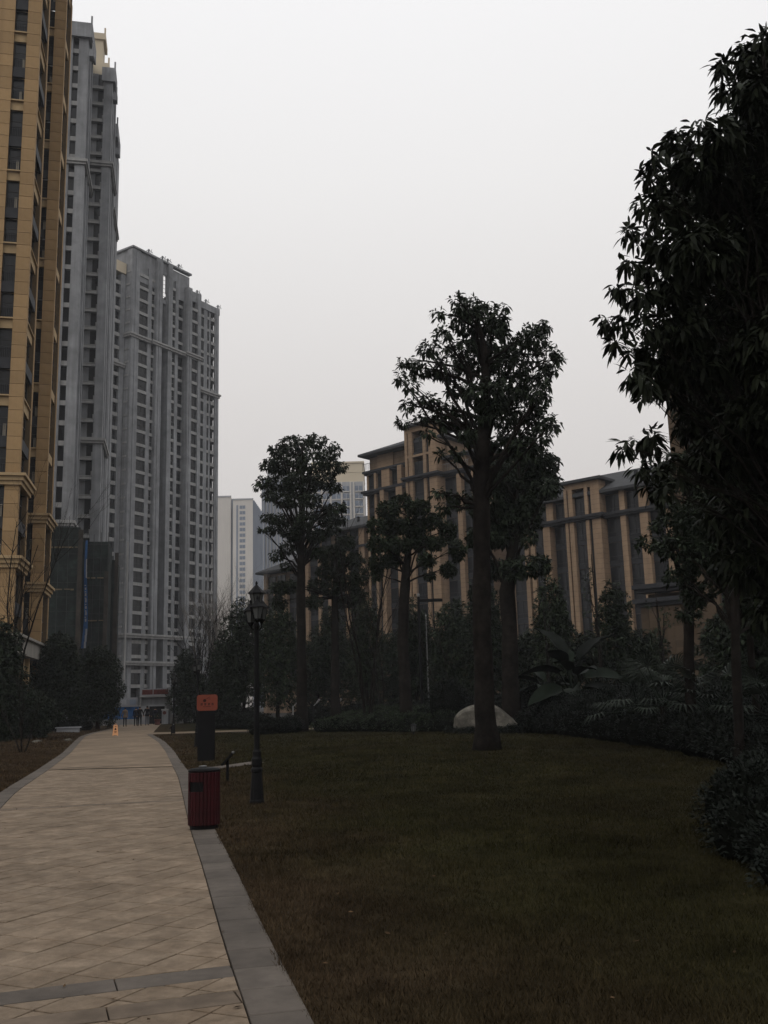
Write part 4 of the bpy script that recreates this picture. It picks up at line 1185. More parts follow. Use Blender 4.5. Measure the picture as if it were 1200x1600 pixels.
TREE_N=[(4.75,10.28,9.35,0.14,0.16),(4.85,11.85,10.10,0.16,0.14),(5.39,12.33,10.59,0.20,0.23),(4.60,11.10,9.24,0.18,0.15),(4.81,10.85,9.05,0.20,0.27),(5.91,12.53,10.40,0.37,0.52),(4.11,10.89,8.64,0.16,0.09),(4.31,10.74,8.34,0.24,0.14),(4.93,11.46,8.73,0.29,0.23),(4.27,12.22,9.23,0.20,0.12),(3.38,10.50,7.96,0.15,0.12),(4.11,11.13,8.23,0.28,0.22),(3.49,11.17,8.09,0.13,0.11),(4.26,12.62,8.82,0.23,0.20),(4.54,11.47,8.19,0.33,0.27),(5.69,12.68,9.07,0.46,0.51),(3.24,10.69,7.44,0.11,0.08),(3.66,11.18,7.61,0.20,0.16),(4.35,12.09,8.08,0.35,0.28),(3.60,12.77,8.15,0.13,0.10),(3.49,11.51,7.43,0.17,0.14),(3.55,10.85,6.97,0.23,0.18),(3.86,10.55,6.77,0.34,0.29),(4.91,11.74,7.60,0.42,0.46),(3.04,10.75,6.73,0.09,0.07),(3.76,12.54,7.47,0.18,0.13),(3.41,12.63,7.24,0.13,0.12),(3.12,10.73,6.31,0.15,0.13),(3.56,11.01,6.50,0.23,0.21),(4.53,12.54,7.07,0.40,0.33),(4.96,12.06,6.84,0.43,0.46),(3.17,12.54,6.73,0.10,0.09),(3.03,11.20,6.14,0.14,0.10),(3.12,10.58,5.88,0.16,0.14),(3.64,11.05,6.02,0.27,0.23),(4.73,12.50,6.48,0.44,0.33),(4.68,10.99,5.72,0.38,0.41),(2.91,11.20,5.89,0.09,0.08),(3.18,11.41,5.84,0.14,0.12),(3.49,11.42,5.75,0.24,0.19),(3.95,11.39,5.64,0.36,0.23),(5.07,12.87,5.95,0.45,0.33),(2.91,10.65,5.29,0.09,0.08),(2.96,10.21,5.06,0.14,0.10),(3.68,12.94,5.73,0.09,0.07),(4.04,12.75,5.80,0.22,0.15),(4.66,13.06,5.65,0.41,0.24),(4.63,11.46,4.98,0.40,0.25),(4.33,12.96,5.35,0.20,0.15),(4.81,12.89,5.04,0.35,0.20),(2.82,10.84,4.46,0.10,0.08),(3.43,12.36,4.93,0.14,0.11),(3.71,12.63,4.95,0.14,0.11),(3.54,12.12,4.95,0.10,0.09),(3.22,11.71,4.43,0.10,0.12),(3.26,11.04,4.22,0.14,0.11),(3.47,11.19,4.37,0.11,0.11),(3.11,10.86,3.96,0.10,0.08),(3.12,10.40,3.82,0.08,0.07),(3.71,11.91,4.34,0.11,0.10),(5.39,11.03,7.74,0.48,0.70),(5.97,12.55,7.12,0.53,0.77),(4.78,10.33,5.01,0.43,0.53),(6.21,12.82,9.96,0.47,0.63),(5.45,12.21,4.57,0.50,0.43),(5.22,12.88,4.75,0.35,0.27)]
TREE_M=[(7.92,24.59,6.25,0.37,0.27),(7.31,24.60,5.93,0.43,0.20),(6.42,23.31,5.24,0.28,0.16),(6.36,21.05,4.80,0.37,0.17),(7.99,23.98,5.47,0.40,0.30),(7.81,21.69,5.83,0.44,0.30),(8.20,22.20,5.01,0.45,0.38),(9.30,23.65,6.03,0.48,0.41),(7.71,23.10,4.70,0.46,0.25),(6.93,22.66,4.35,0.36,0.21),(8.88,24.76,4.40,0.58,0.33),(9.13,23.45,4.39,0.47,0.39),(7.25,22.37,3.85,0.37,0.21),(8.26,22.01,3.35,0.44,0.26),(7.64,24.45,3.58,0.32,0.19),(8.16,22.91,6.87,0.47,0.32),(9.25,24.13,7.04,0.49,0.37),(7.40,22.41,7.09,0.25,0.22),(8.51,21.79,3.03,0.36,0.23),(6.92,23.14,6.15,0.25,0.16)]
def thin(bl, k, j=0.0): return [(b[0] + random.gauss(0, j), b[1] + random.gauss(0, j), b[2] + random.gauss(0, j * 0.5), b[3] * k * random.uniform(0.85, 1.15), b[4] * k * random.uniform(0.8, 1.1)) for b in bl]
# the big tree on the lawn
zA = lz(2.82, 28.85)
tree('broadleaf_tree', 'largest tree on the lawn with thick straight trunk, in front of the pale rock', (2.82, 28.85, zA),
     [(2.82, 28.85, zA, 0.36), (2.79, 28.8, 1.6, 0.30), (2.84, 28.7, 4.2, 0.275), (2.95, 28.6, 6.8, 0.265), (3.02, 28.6, 8.6, 0.25), (3.25, 28.6, 10.5, 0.17), (3.3, 28.6, 12.3, 0.1), (3.1, 28.6, 13.6, 0.04)],
     [b if b[0] > 2.1 else (b[0], b[1], b[2], b[3] * 0.86, b[4] * 0.86) for b in thin(TREE_A, 0.86)], 0.20, 118, k=7, fork=0.45, hang=0.8, wr=0.34, simple='lance')
tree('broadleaf_tree', 'dark tree standing close behind the largest tree, its trunk just right of it', (5.2, 42.0, 0),
     [(5.2, 42, 0, 0.40), (5.25, 42, 3, 0.36), (5.3, 42, 6.2, 0.33), (5.7, 42, 8.4, 0.24), (5.9, 42, 10.5, 0.14), (6.2, 42, 12.3, 0.05)],
     TREE_B + [(5.3, 42.2, 11.2, 0.9, 0.6), (4.6, 42.0, 10.2, 0.9, 0.6), (5.6, 42.3, 9.4, 0.9, 0.6), (4.4, 42.0, 8.6, 0.8, 0.5), (6.3, 42.2, 9.9, 0.8, 0.6)], 0.22, 120, k=8, fork=0.4, wr=0.38, simple='lance')
zC = lz(-5.05, 56.5)
tree('broadleaf_tree', 'tall slender tree right of the near lamp post with clustered tufted crown', (-5.05, 56.5, zC),
     [(-5.05, 56.5, zC, 0.33), (-5.0, 56.2, 3.5, 0.28), (-4.95, 55.6, 8.0, 0.26), (-4.9, 55.2, 10.5, 0.21), (-4.8, 55, 13.5, 0.15), (-4.75, 55, 16.6, 0.05)],
     thin(TREE_C, 0.90, 0.05), 0.21, 95, k=7, fork=0.45, wr=0.42, simple='lance')
tree('broadleaf_tree', 'round crowned forked tree in front of the tall tan block', (0.8, 48.2, 0),
     [(0.8, 48.2, 0, 0.33), (0.75, 48.2, 4.5, 0.29), (0.95, 48.2, 7.4, 0.26), (1.2, 48.2, 9.2, 0.16), (1.25, 48.2, 11.4, 0.05)],
     TREE_D, 0.20, 190, k=8, leaf='leaf_g', fork=0.5, wr=0.45, limb_r=0.7)
tree('broadleaf_tree', 'dark lower tree directly right of the tall slender tree', (-3.4, 62.0, 0),
     [(-3.4, 62, 0, 0.30), (-3.4, 62, 4.5, 0.27), (-3.35, 62, 8.2, 0.22), (-3.2, 62, 10.8, 0.12), (-3.2, 62, 12.3, 0.04)],
     TREE_E, 0.22, 120, k=8, leaf='leaf', fork=0.5, wr=0.45, limb_r=0.7)
TREE_X = [(4.9 + 0.55 * i, 12.0 + 0.3 * (j % 2), 3.2 + 0.62 * j, 0.55, 0.42) for i in range(1, 5) for j in range(0, 11)] + [(4.55, 12.2, 3.9, 0.4, 0.3), (4.75, 12.4, 3.3, 0.4, 0.3), (4.35, 12.0, 4.6, 0.35, 0.3), (5.0, 12.3, 2.7, 0.35, 0.25)]
# near tree on the right: the 300 leaves that show largest are objects of their own
tn, cn_ = tree('broadleaf_tree', 'near dark tree filling the upper right edge with long pointed leaves', (5.0, 11.6, 0),
     [(5.0, 11.6, 0, 0.15), (5.05, 11.7, 2.0, 0.13), (5.1, 11.7, 4.0, 0.12), (5.2, 11.8, 6.0, 0.10), (5.4, 11.8, 8.0, 0.07), (5.4, 11.8, 10.4, 0.02)],
     [b if (b[3] > 0.19 or b[0] > 4.9) else (b[0], b[1], b[2], b[3] * 0.72, b[4] * 0.72) for b in TREE_N] + TREE_X, 0.185, 360, k=6, leaf='leaf_n', fork=0.3, hang=1.2, wr=0.30, leaf_objs=1, limb_r=0.28, simple='lance', edge_k=0.85)
lm = MB()
lm.add([(0, 0, 0), (0.20, -0.085, 0.02), (0.20, 0.085, 0.02), (0.45, -0.15, -0.02), (0.45, 0.15, -0.02), (0.72, -0.11, -0.11), (0.72, 0.11, -0.11), (1.0, 0, -0.26), (0.2, 0, -0.01), (0.45, 0, -0.06), (0.72, 0, -0.14)],
       [(0, 8, 1), (0, 2, 8), (1, 8, 9, 3), (8, 2, 4, 9), (3, 9, 10, 5), (9, 4, 6, 10), (5, 10, 7), (10, 6, 7)])
lm = lm.mesh('leaf', MT['leaf_n'])
EDGE = [b for b in TREE_N if b[3] < 0.19 and b[0] < 4.9]
for q in range(300):
    b = EDGE[q % len(EDGE)]
    (P, d) = blob_points(b, 1, None, 0.75)
    o = link('leaf', lm, cn_, tuple(P[0] - np.array([5.0, 11.6, 0])))
    dd = Vector(tuple(d[0])) + Vector((-0.35 + random.gauss(0, .4), random.gauss(0, .4), -0.6 + random.gauss(0, .4)))
    o.rotation_euler = dd.to_track_quat('X', 'Z').to_euler()
    o.rotation_euler.x += random.gauss(0, 0.5)
    s_ = random.uniform(0.12, 0.20)
    o.scale = (s_, s_, s_)
MORE = [(7.3, 21.5, 5.6, 0.6, 0.45), (7.9, 21.8, 4.9, 0.6, 0.45), (8.4, 21.4, 5.8, 0.6, 0.5), (7.6, 21.6, 6.6, 0.6, 0.45), (8.3, 21.4, 7.2, 0.7, 0.5), (8.6, 21.8, 4.2, 0.6, 0.45), (7.0, 21.2, 4.6, 0.45, 0.3), (8.0, 21.2, 3.7, 0.5, 0.35), (8.8, 21.5, 6.6, 0.7, 0.5), (9.2, 21.5, 5.3, 0.7, 0.5)]
# slim trees further back on the right
tree('slim_tree', 'slim grey trunk rising at the right end of the lawn edge', (7.28, 20.7, 0),
     [(7.28, 20.7, 0, 0.11), (7.35, 20.7, 1.5, 0.10), (7.54, 20.7, 4.1, 0.085), (7.72, 20.7, 7.0, 0.05), (7.8, 20.7, 8.6, 0.02)],
     [b for b in TREE_M if b[1] < 23.2] + MORE, 0.17, 170, k=7, leaf='leaf', fork=0.4)
tree('slim_tree', 'slightly thicker trunk standing behind the palms on the right', (8.0, 26.2, 0),
     [(8.0, 26.2, 0, 0.16), (8.1, 26.2, 2.5, 0.14), (8.3, 26, 5.0, 0.12), (8.6, 26, 8.3, 0.07), (8.7, 26, 9.4, 0.03)],
     [b for b in TREE_M if b[1] >= 23.2] + [(8.4, 26, 7.6, 0.7, 0.5), (9.2, 26.5, 7.0, 0.8, 0.6), (9.6, 26, 8.4, 0.9, 0.7), (8.9, 26, 9.0, 0.7, 0.5), (8.6, 26, 6.4, 0.7, 0.5), (9.4, 26, 5.6, 0.8, 0.6), (8.2, 26, 5.6, 0.6, 0.4), (9.8, 26, 6.8, 0.8, 0.6), (10.4, 26, 5.8, 0.8, 0.6), (10.2, 26, 8.2, 0.9, 0.7)], 0.17, 150, k=7, leaf='leaf', fork=0.4)
tree('slim_tree', 'thin trunk at the far right beside the palms', (9.0, 24.0, 0),
     [(9.0, 24, 0, 0.09), (8.95, 24, 2.1, 0.085), (9.1, 24, 5, 0.07), (9.3, 24, 8, 0.03)],
     [(9.2, 24, 5.2, 0.7, 0.5), (9.6, 24, 6.2, 0.8, 0.6), (9.0, 24.2, 6.8, 0.6, 0.4), (9.8, 24, 4.4, 0.7, 0.5), (9.4, 24, 8.0, 0.7, 0.5), (10.2, 24, 7.4, 0.8, 0.7), (9.8, 24, 3.6, 0.6, 0.4), (9.0, 24, 4.2, 0.5, 0.4)], 0.17, 150, k=7, leaf='leaf', fork=0.4)
for (x, y, h, lab) in ((11.9, 55, 9.6, 'thin young tree in front of the right tan block, above the big leaves'), (9.1, 56, 7.6, 'thin leafless-stemmed sapling left of the big leafed plant'), (14.6, 52, 7.0, 'young feathery tree beside the low corniced wing')):
    tree('young_tree', lab, (x, y, 0), [(x, y, 0, 0.09), (x + .1, y, h * 0.5, 0.07), (x, y, h, 0.02)],
         [(x + random.uniform(-.5, .5), y + random.uniform(-.5, .5), h * (0.42 + 0.055 * q), 0.42 - 0.02 * q, 0.25) for q in range(10)], 0.16, 45, k=6, leaf='leaf_g', fork=0.3)

# belt of background trees and big shrubs behind the lawn
def round_tree(name, label, x, y, h, r, zlo, leaf='leaf', n=12, dens=16, L=0.30, tr=0.14, bark='bark', group=None, simple=True):
    rr = random.Random(int(x * 97 + y * 13))
    bl = []
    for q in range(n):
        u = q / (n - 1)
        z = zlo + (h - zlo) * (0.12 + 0.80 * u)
        prof = math.sin(math.pi * min(0.97, 0.18 + 0.78 * u)) ** 0.7
        a = q * 2.4
        s = 0.55 * r * prof
        bl.append((x + s * math.cos(a), y + s * math.sin(a), z, r * (0.42 + 0.16 * rr.random()), (h - zlo) * (0.17 + 0.05 * rr.random())))
    return tree(name, label, (x, y, 0), [(x, y, 0, tr), (x + rr.uniform(-.1, .1), y, h * 0.4, tr * 0.8), (x, y, h * 0.85, tr * 0.25)], bl, L, dens, k=8, leaf=leaf, bark=bark, simple=simple, group=group, limbs=False)
GB = 'dark trees closing off the lawn'
BG = [(-11.2, 75, 8.9, 2.0, 1.6, 'dark bushy evergreen left of the near lamp post', 'leaf'), (-13.4, 80, 6.6, 1.5, 1.2, 'lower dark tree behind the orange sign', 'leaf'),
      (-8.2, 72, 8.2, 1.9, 1.4, 'dark tree directly behind the lamp post lanterns', 'leaf_g'), (-6.0, 82, 7.0, 1.8, 1.0, 'dark background tree behind the foot of the tall slender tree', 'leaf'),
      (-2.6, 86, 7.2, 1.9, 1.0, 'grey green background tree seen between the two slender trunks', 'leaf_g'), (0.4, 80, 6.6, 2.0, 0.8, 'dark background tree below the round crowned tree', 'leaf'),
      (2.9, 75, 6.9, 1.9, 0.8, 'dark background tree behind the arm lamp', 'leaf'), (4.6, 66, 7.7, 1.9, 1.0, 'leafy background tree left of the largest trunk', 'leaf_g'),
      (7.2, 68, 6.8, 1.9, 0.8, 'background tree right of the largest trunk', 'leaf'), (9.6, 64, 5.6, 1.8, 0.6, 'low background tree left of the big leafed plant', 'leaf'),
      (12.2, 60, 5.0, 1.8, 0.5, 'low dark tree behind the big leafed plant', 'leaf'), (15.2, 58, 5.0, 2.0, 0.5, 'low dark tree left of the corniced wing', 'leaf'),
      (18.4, 52, 5.4, 2.2, 0.6, 'dark tree behind the palms on the right', 'leaf'), (-19.2, 97, 4.6, 1.7, 0.4, 'dark bush tree right of the site gate', 'leaf'), (-19.7, 94.6, 6.4, 1.7, 0.3, 'taller dark tree right behind the gate pillar', 'leaf'), (-16.4, 96, 6.2, 1.6, 0.6, 'dark tree behind the second lamp post', 'leaf'),
      (-1.6, 70, 8.6, 1.3, 2.6, 'slim grey green tree before the low tan block', 'leaf_g'), (6.0, 60, 8.6, 1.3, 2.8, 'slim leafy tree just left of the largest trunk, before the tall block', 'leaf'), (9.9, 58, 8.0, 1.3, 2.4, 'slim leafy tree before the right block, right of the double trunks', 'leaf_g'), (13.4, 57, 7.6, 1.2, 2.0, 'slim tree before the right block above the paddle leaves', 'leaf'),
      (1.9, 69, 8.2, 1.3, 2.2, 'slim dark tree directly behind the round crowned tree', 'leaf'), (-4.4, 76, 8.4, 1.5, 2.0, 'slim dark tree between the slender tree and the lower tree', 'leaf'), (11.4, 66, 7.0, 1.5, 1.4, 'dark tree before the foot of the right block', 'leaf'),
      (14.5, 38, 5.6, 1.7, 0.8, 'dark leafy tree filling the gap under the right tree', 'leaf'), (17.0, 34, 6.5, 1.9, 0.8, 'dark leafy tree at the right edge behind the slim trunks', 'leaf')]
for (x, y, h, r, zlo, lab, lf) in BG:
    round_tree('background_tree', lab, x, y, h, r, zlo, leaf=lf, n=16, dens=30, L=0.30, group=GB)
# dark round evergreens on the left
GL = 'round evergreens left of the path'
round_tree('round_evergreen', 'large round dark evergreen below the tan tower canopy', -25.2, 74, 6.7, 2.1, 0.7, n=20, dens=60, L=0.24, tr=0.16, bark='bark_red', group=GL)
round_tree('round_evergreen', 'round dark evergreen beside the path, left of the walkers', -23.2, 78, 6.1, 1.85, 0.7, n=20, dens=60, L=0.24, tr=0.16, bark='bark_red', group=GL)
round_tree('round_evergreen', 'dark evergreen cut by the left edge', -20.9, 52, 6.0, 1.5, 0.4, n=18, dens=60, L=0.24, group=GL)
round_tree('round_evergreen', 'low dark evergreen between the left edge and the round evergreens', -25.6, 66, 3.4, 2.2, 0.2, n=18, dens=60, L=0.24, group=GL)
round_tree('round_evergreen', 'squat dark shrub behind the bare shrub on the left lawn', -21.2, 56, 2.6, 2.2, 0.1, n=18, dens=60, L=0.22, group=GL)

# bare trees
def bare(name, label, x, y, h, n_stem, spread, r, bark, levels=3, group=None, kids=4, z0=0.0, lean=0.0, zmin=0.35):
    t = empty(name, (x, y, z0))
    tag(t, label, 'tree' if h > 4 else 'shrub', group)
    st, tw = MB(), MB()
    def grow(a, d, ln, rad, lev):
        pts = [a]
        dd = d.copy()
        for s in range(5):
            dd = (dd + Vector((random.gauss(0, .10), random.gauss(0, .10), 0.05))).normalized()
            pts.append(pts[-1] + dd * ln / 5)
        (st if lev == 0 else tw).tube(pts, [rad * (1 - 0.75 * s / 5) for s in range(6)], 6 if lev == 0 else 4)
        if lev < levels:
            for c in range(kids + (2 if lev == 0 else 0)):
                u = random.uniform(zmin if lev == 0 else 0.25, 0.98)
                i = min(4, int(u * 5))
                p = pts[i].lerp(pts[i + 1], u * 5 - i)
                dv = (dd + Vector((random.gauss(0, .55), random.gauss(0, .55), random.uniform(-0.1, .35)))).normalized()
                grow(p, dv, ln * random.uniform(0.25, 0.42), rad * 0.45 * (1 - 0.5 * u), lev + 1)
    for s in range(n_stem):
        a = s * 2 * math.pi / n_stem + random.uniform(-.4, .4)
        d = Vector((math.cos(a) * spread + lean, math.sin(a) * spread, 1)).normalized()
        grow(Vector((math.cos(a) * r, math.sin(a) * r, -0.1)), d, h * random.uniform(0.85, 1.05), r, 0)
    st.build('trunk', MT[bark], t)
    tw.build('branches', MT[bark], t)
    return t
bare('bare_tree', 'tall bare tree with fine twigs in front of the tan tower', -21.2, 55, 12.6, 3, 0.10, 0.08, 'bark', 3, kids=7)
bare('bare_shrub', 'small bare many-stemmed shrub on the left lawn', -14.27, 38.2, 3.1, 4, 0.35, 0.035, 'bark', 3, kids=3)
bare('bare_tree', 'slender many-stemmed bare tree between the tall slender tree and the round crowned tree', -1.2, 52, 10.4, 5, 0.13, 0.07, 'bark', 3, kids=4)
for i, (x, y, h, lab) in enumerate(((-17.6, 100, 13.2, 'tallest pale bare tree at the foot of the grey tower'), (-16.0, 101, 12.4, 'pale bare tree right of the tallest one at the grey tower'), (-19.0, 99, 10.5, 'shorter bare tree left of the pale ones at the grey tower'))):
    bare('bare_tree', lab, x, y, h, 9, 0.12, 0.10, 'bark_pale' if i < 2 else 'bark', 2, group='bare trees at the foot of the grey tower', kids=8)
bare('bare_tree', 'thin bare sapling close to the arm lamp', 3.4, 58, 7.6, 2, 0.10, 0.05, 'bark', 2, kids=4)
bare('bare_tree', 'thin bare sapling left of the round crowned tree', -0.4, 66, 8.4, 3, 0.09, 0.05, 'bark', 2, kids=4)

# hedges and clipped shrubs: dark core added to block light, skin of small leaves
def lump(mb, b, seed):
    x, y, z, rx, rz = b[:5]
    ry = b[5] if len(b) > 5 else rx
    n, m_ = 14, 8
    v, f = [], []
    for i in range(m_ + 1):
        th = math.pi * i / m_
        for j in range(n):
            ph = 2 * math.pi * j / n
            k = 0.86 + 0.07 * math.sin(3 * ph + seed) * math.sin(2 * th + seed) + random.uniform(-.02, .02)
            v.append((x + rx * k * math.sin(th) * math.cos(ph), y + ry * k * math.sin(th) * math.sin(ph), z + rz * k * math.cos(th)))
    for i in range(m_):
        for j in range(n):
            q = (j + 1) % n
            f.append((i * n + j, (i + 1) * n + j, (i + 1) * n + q, i * n + q))
    mb.add(v, f)
def shrub(name, label, blobs, L, dens, cat='hedge', leaf='leaf_h', group=None):
    bx, by = np.mean([b[0] for b in blobs]), np.mean([b[1] for b in blobs])
    t = empty(name, (bx, by, 0))
    tag(t, label, cat, group)
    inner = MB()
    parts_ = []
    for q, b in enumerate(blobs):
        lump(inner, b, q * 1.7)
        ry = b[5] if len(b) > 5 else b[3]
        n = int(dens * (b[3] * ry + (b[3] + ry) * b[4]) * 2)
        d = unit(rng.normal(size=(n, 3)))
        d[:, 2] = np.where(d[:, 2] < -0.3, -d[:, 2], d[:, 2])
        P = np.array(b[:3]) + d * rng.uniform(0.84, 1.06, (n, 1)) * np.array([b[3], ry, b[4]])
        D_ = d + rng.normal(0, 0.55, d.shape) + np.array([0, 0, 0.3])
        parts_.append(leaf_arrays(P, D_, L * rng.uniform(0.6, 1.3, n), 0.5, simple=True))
    im = inner.build('light_blocker', MT['inner'], t)
    im.location = (-bx, -by, 0)
    V, F = join_leaves(parts_)
    link('foliage', np_mesh('foliage', V - np.array([bx, by, 0]), [F], [MT[leaf]]), t)
    return t
def along(pts, h, w, step, jit=0.12):
    out = []
    for a, b in zip(pts[:-1], pts[1:]):
        n = max(1, int(math.hypot(b[0] - a[0], b[1] - a[1]) / step))
        for i in range(n):
            u = (i + random.random() * 0.6) / n
            hh = (a[2] * (1 - u) + b[2] * u) * random.uniform(0.9, 1.1)
            out.append((a[0] * (1 - u) + b[0] * u + random.uniform(-jit, jit), a[1] * (1 - u) + b[1] * u + random.uniform(-jit, jit), hh * 0.42, w * random.uniform(0.85, 1.15), hh * 0.6))
    return out
shrub('hedge', 'long dark hedge along the right far edge of the lawn', along([(5.9, 42.5, 1.0), (6.6, 39.5, 1.5), (7.2, 36.0, 1.6), (7.9, 31.0, 1.35), (8.3, 26.5, 1.1), (8.1, 21.6, 0.85), (7.9, 20.2, 0.8)], 1, 0.95, 0.8)
      + along([(8.0, 43, 1.6), (9.0, 36, 1.7), (9.6, 30, 1.4), (9.9, 25, 1.2), (9.8, 21, 1.0)], 1, 1.1, 1.1), 0.085, 260, 'hedge')
shrub('hedge', 'low dark hedge across the middle of the lawn edge, left of the rock', along([(-3.6, 54.0, 0.8), (-1.6, 52.4, 0.9), (0.4, 48.5, 1.1), (2.4, 45.6, 0.95), (3.4, 45, 1.2)], 1, 1.0, 0.75)
      + along([(-2.6, 57, 1.1), (0.0, 53, 1.3), (2.2, 50, 1.4)], 1, 1.2, 1.0), 0.10, 170, 'hedge', 'leaf_g')
shrub('hedge', 'short dark hedge behind the base of the near lamp post', along([(-7.3, 52.6, 0.85), (-6.2, 53.2, 0.9), (-5.3, 54.6, 0.9)], 1, 0.75, 0.5), 0.10, 190, 'hedge')
shrub('clipped_shrub', 'ball shaped clipped shrub left of the pale rock', [(2.75, 46.2, 1.35, 1.0, 1.15)], 0.09, 330, 'shrub')
shrub('clipped_shrub', 'round shrub at the right end of the pale rock', [(6.1, 43.6, 1.1, 0.95, 1.0), (6.8, 42.6, 1.2, 0.9, 1.0)], 0.09, 330, 'shrub')
shrub('shrub', 'low dark ground cover at the foot of the pale rock', along([(2.5, 40.4, 0.50), (3.6, 39.5, 0.52), (4.6, 39.5, 0.5), (5.6, 40.4, 0.55)], 1, 0.42, 0.4, 0.05), 0.07, 330, 'shrub')
shrub('shrub', 'dark near shrub in the lower right corner', [(4.05, 10.9, 0.30, 0.72, 0.55), (3.7, 9.9, 0.22, 0.60, 0.42), (4.3, 9.9, 0.33, 0.75, 0.55), (3.75, 9.1, 0.18, 0.58, 0.38), (4.35, 8.9, 0.3, 0.8, 0.5), (4.6, 11.8, 0.35, 0.8, 0.55), (5.2, 10.4, 0.4, 0.9, 0.65), (3.5, 8.4, 0.12, 0.5, 0.3), (4.1, 8.0, 0.2, 0.7, 0.4), (5.3, 12.8, 0.4, 0.9, 0.6)], 0.055, 900, 'shrub')
shrub('shrub', 'low dark shrubs behind the orange sign', along([(-12.6, 70, 1.3), (-9.4, 66, 1.1), (-7.6, 63, 1.0)], 1, 0.9, 0.9), 0.14, 90, 'shrub')
shrub('shrub', 'dark shrub mass under the background trees in the middle', along([(-6.0, 72, 1.6), (-2, 68, 1.5), (2, 64, 1.7), (5, 60, 1.8), (8, 56, 1.8)], 1, 1.3, 1.3), 0.16, 60, 'shrub')
shrub('shrub', 'low dark planting beneath the round evergreens', along([(-26.5, 72, 1.0), (-24.4, 72.5, 0.9), (-22.8, 75, 0.8)], 1, 0.8, 0.8), 0.14, 90, 'shrub')
shrub('shrub', 'dark shrubs on the far bank right of the site gate', along([(-17.4, 92, 1.6), (-14.6, 88, 1.4), (-12.0, 84, 1.3)], 1, 1.2, 1.1), 0.18, 60, 'shrub')
shrub('shrub', 'dark shrubs under the low corniced wing behind the palms', along([(9.5, 34, 1.6), (11.5, 30, 1.7), (12.5, 25, 1.7), (12.5, 20, 1.6)], 1, 1.4, 1.3), 0.14, 80, 'shrub')
shrub('shrub', 'dark shrub bank at the back right of the lawn', along([(9, 50, 2.0), (12, 46, 2.1), (14, 41, 2.1), (16, 35, 2.2)], 1, 1.5, 1.5), 0.18, 50, 'shrub')

# big leafed plant: each leaf an object
def big_leaf_mesh(seed, L=1.0, W=0.30):
    rr = random.Random(seed)
    n = 9
    v, f = [], []
    for i in range(n):
        u = i / (n - 1)
        w = W * (math.sin(math.pi * (0.06 + 0.94 * u) ** 0.75) ** 0.8) if i < n - 1 else 0.004
        z = 0.16 * u - 0.38 * u * u
        wob = rr.uniform(-.02, .02)
        v += [(u * L, -w + wob, z + 0.07 * w / W + rr.uniform(-.015, .015)), (u * L, 0, z - 0.03), (u * L, w + wob, z + 0.07 * w / W + rr.uniform(-.015, .015))]
    for i in range(n - 1):
        a = 3 * i
        f += [(a, a + 1, a + 4, a + 3), (a + 1, a + 2, a + 5, a + 4)]
    m_ = MB(); m_.add(v, f)
    return m_.mesh('leaf', MT['leaf_t'], smooth=True)
BLM = [big_leaf_mesh(s) for s in range(4)]
def big_leaf_plant(label, x, y, h, spec):
    t = empty('big_leafed_plant', (x, y, 0))
    tag(t, label, 'plant')
    stem = MB(); stem.tube([(0, 0, -0.1), (0.03, 0, h * 0.3), (0, 0.02, h * 0.52)], [0.13, 0.11, 0.07], 10); stem.build('stem', MT['leaf_t'], t)
    for (az, el, L, z) in spec:
        d = Vector((math.cos(R(az)) * math.cos(R(el)), math.sin(R(az)) * math.cos(R(el)), math.sin(R(el))))
        a = Vector((0, 0, h * 0.45)); b = Vector((0, 0, h * z)) + d * L * 0.28
        st_ = MB(); st_.tube(bez(a, b, 0.1, 5, 0.0), [0.045, 0.04, 0.032, 0.026, 0.02], 6); so = st_.build('leaf_stalk', MT['leaf_t'], t)
        o = link('leaf', random.choice(BLM), so, tuple(b))
        o.rotation_euler = d.to_track_quat('X', 'Z').to_euler()
        o.rotation_euler.x += random.uniform(-0.5, 0.5)
        o.scale = (L * 0.88, L * random.uniform(0.7, 0.95), L)
big_leaf_plant('tall plant with huge paddle leaves behind the right hedge', 7.45, 39.6, 3.3,
               [(150, 58, 1.9, 0.85), (12, 46, 2.1, 0.80), (185, 10, 1.9, 0.75), (-10, 5, 1.9, 0.7), (240, 25, 1.6, 0.75), (290, 20, 1.6, 0.7), (100, 40, 1.5, 0.8), (200, -10, 1.8, 0.6), (330, -5, 1.8, 0.6), (60, 20, 1.6, 0.7), (170, -20, 1.7, 0.5), (260, -5, 1.6, 0.6), (220, 35, 1.5, 0.8)])
big_leaf_plant('lower broad leafed plant left of the tall paddle leafed plant', 6.9, 42.6, 2.4,
               [(160, 25, 1.3, 0.85), (200, 5, 1.3, 0.8), (120, 40, 1.1, 0.9), (250, 10, 1.2, 0.8), (20, 20, 1.2, 0.8), (320, 15, 1.1, 0.8)])
# fan palms
def frond_mesh(seed):
    rr = random.Random(seed)
    v, f = [], []
    for i in range(13):
        a = R(-100 + 200 * i / 12)
        l_ = rr.uniform(0.8, 1.0) * (0.75 + 0.25 * math.cos(a * 0.8))
        c, s = math.cos(a), math.sin(a)
        w = 0.045
        b = len(v)
        pts = [(0, 0, 0), (l_ * 0.55 * c + w * s, l_ * 0.55 * s - w * c, 0.05), (l_ * 0.55 * c, l_ * 0.55 * s, 0.02), (l_ * 0.55 * c - w * s, l_ * 0.55 * s + w * c, 0.05), (l_ * c, l_ * s, -0.22 * l_)]
        v += pts
        f += [(b, b + 1, b + 2), (b, b + 2, b + 3), (b + 1, b + 4, b + 2), (b + 2, b + 4, b + 3)]
    m_ = MB(); m_.add(v, f)
    return m_.mesh('frond', MT['palm'])
FRM = [frond_mesh(s) for s in range(3)]
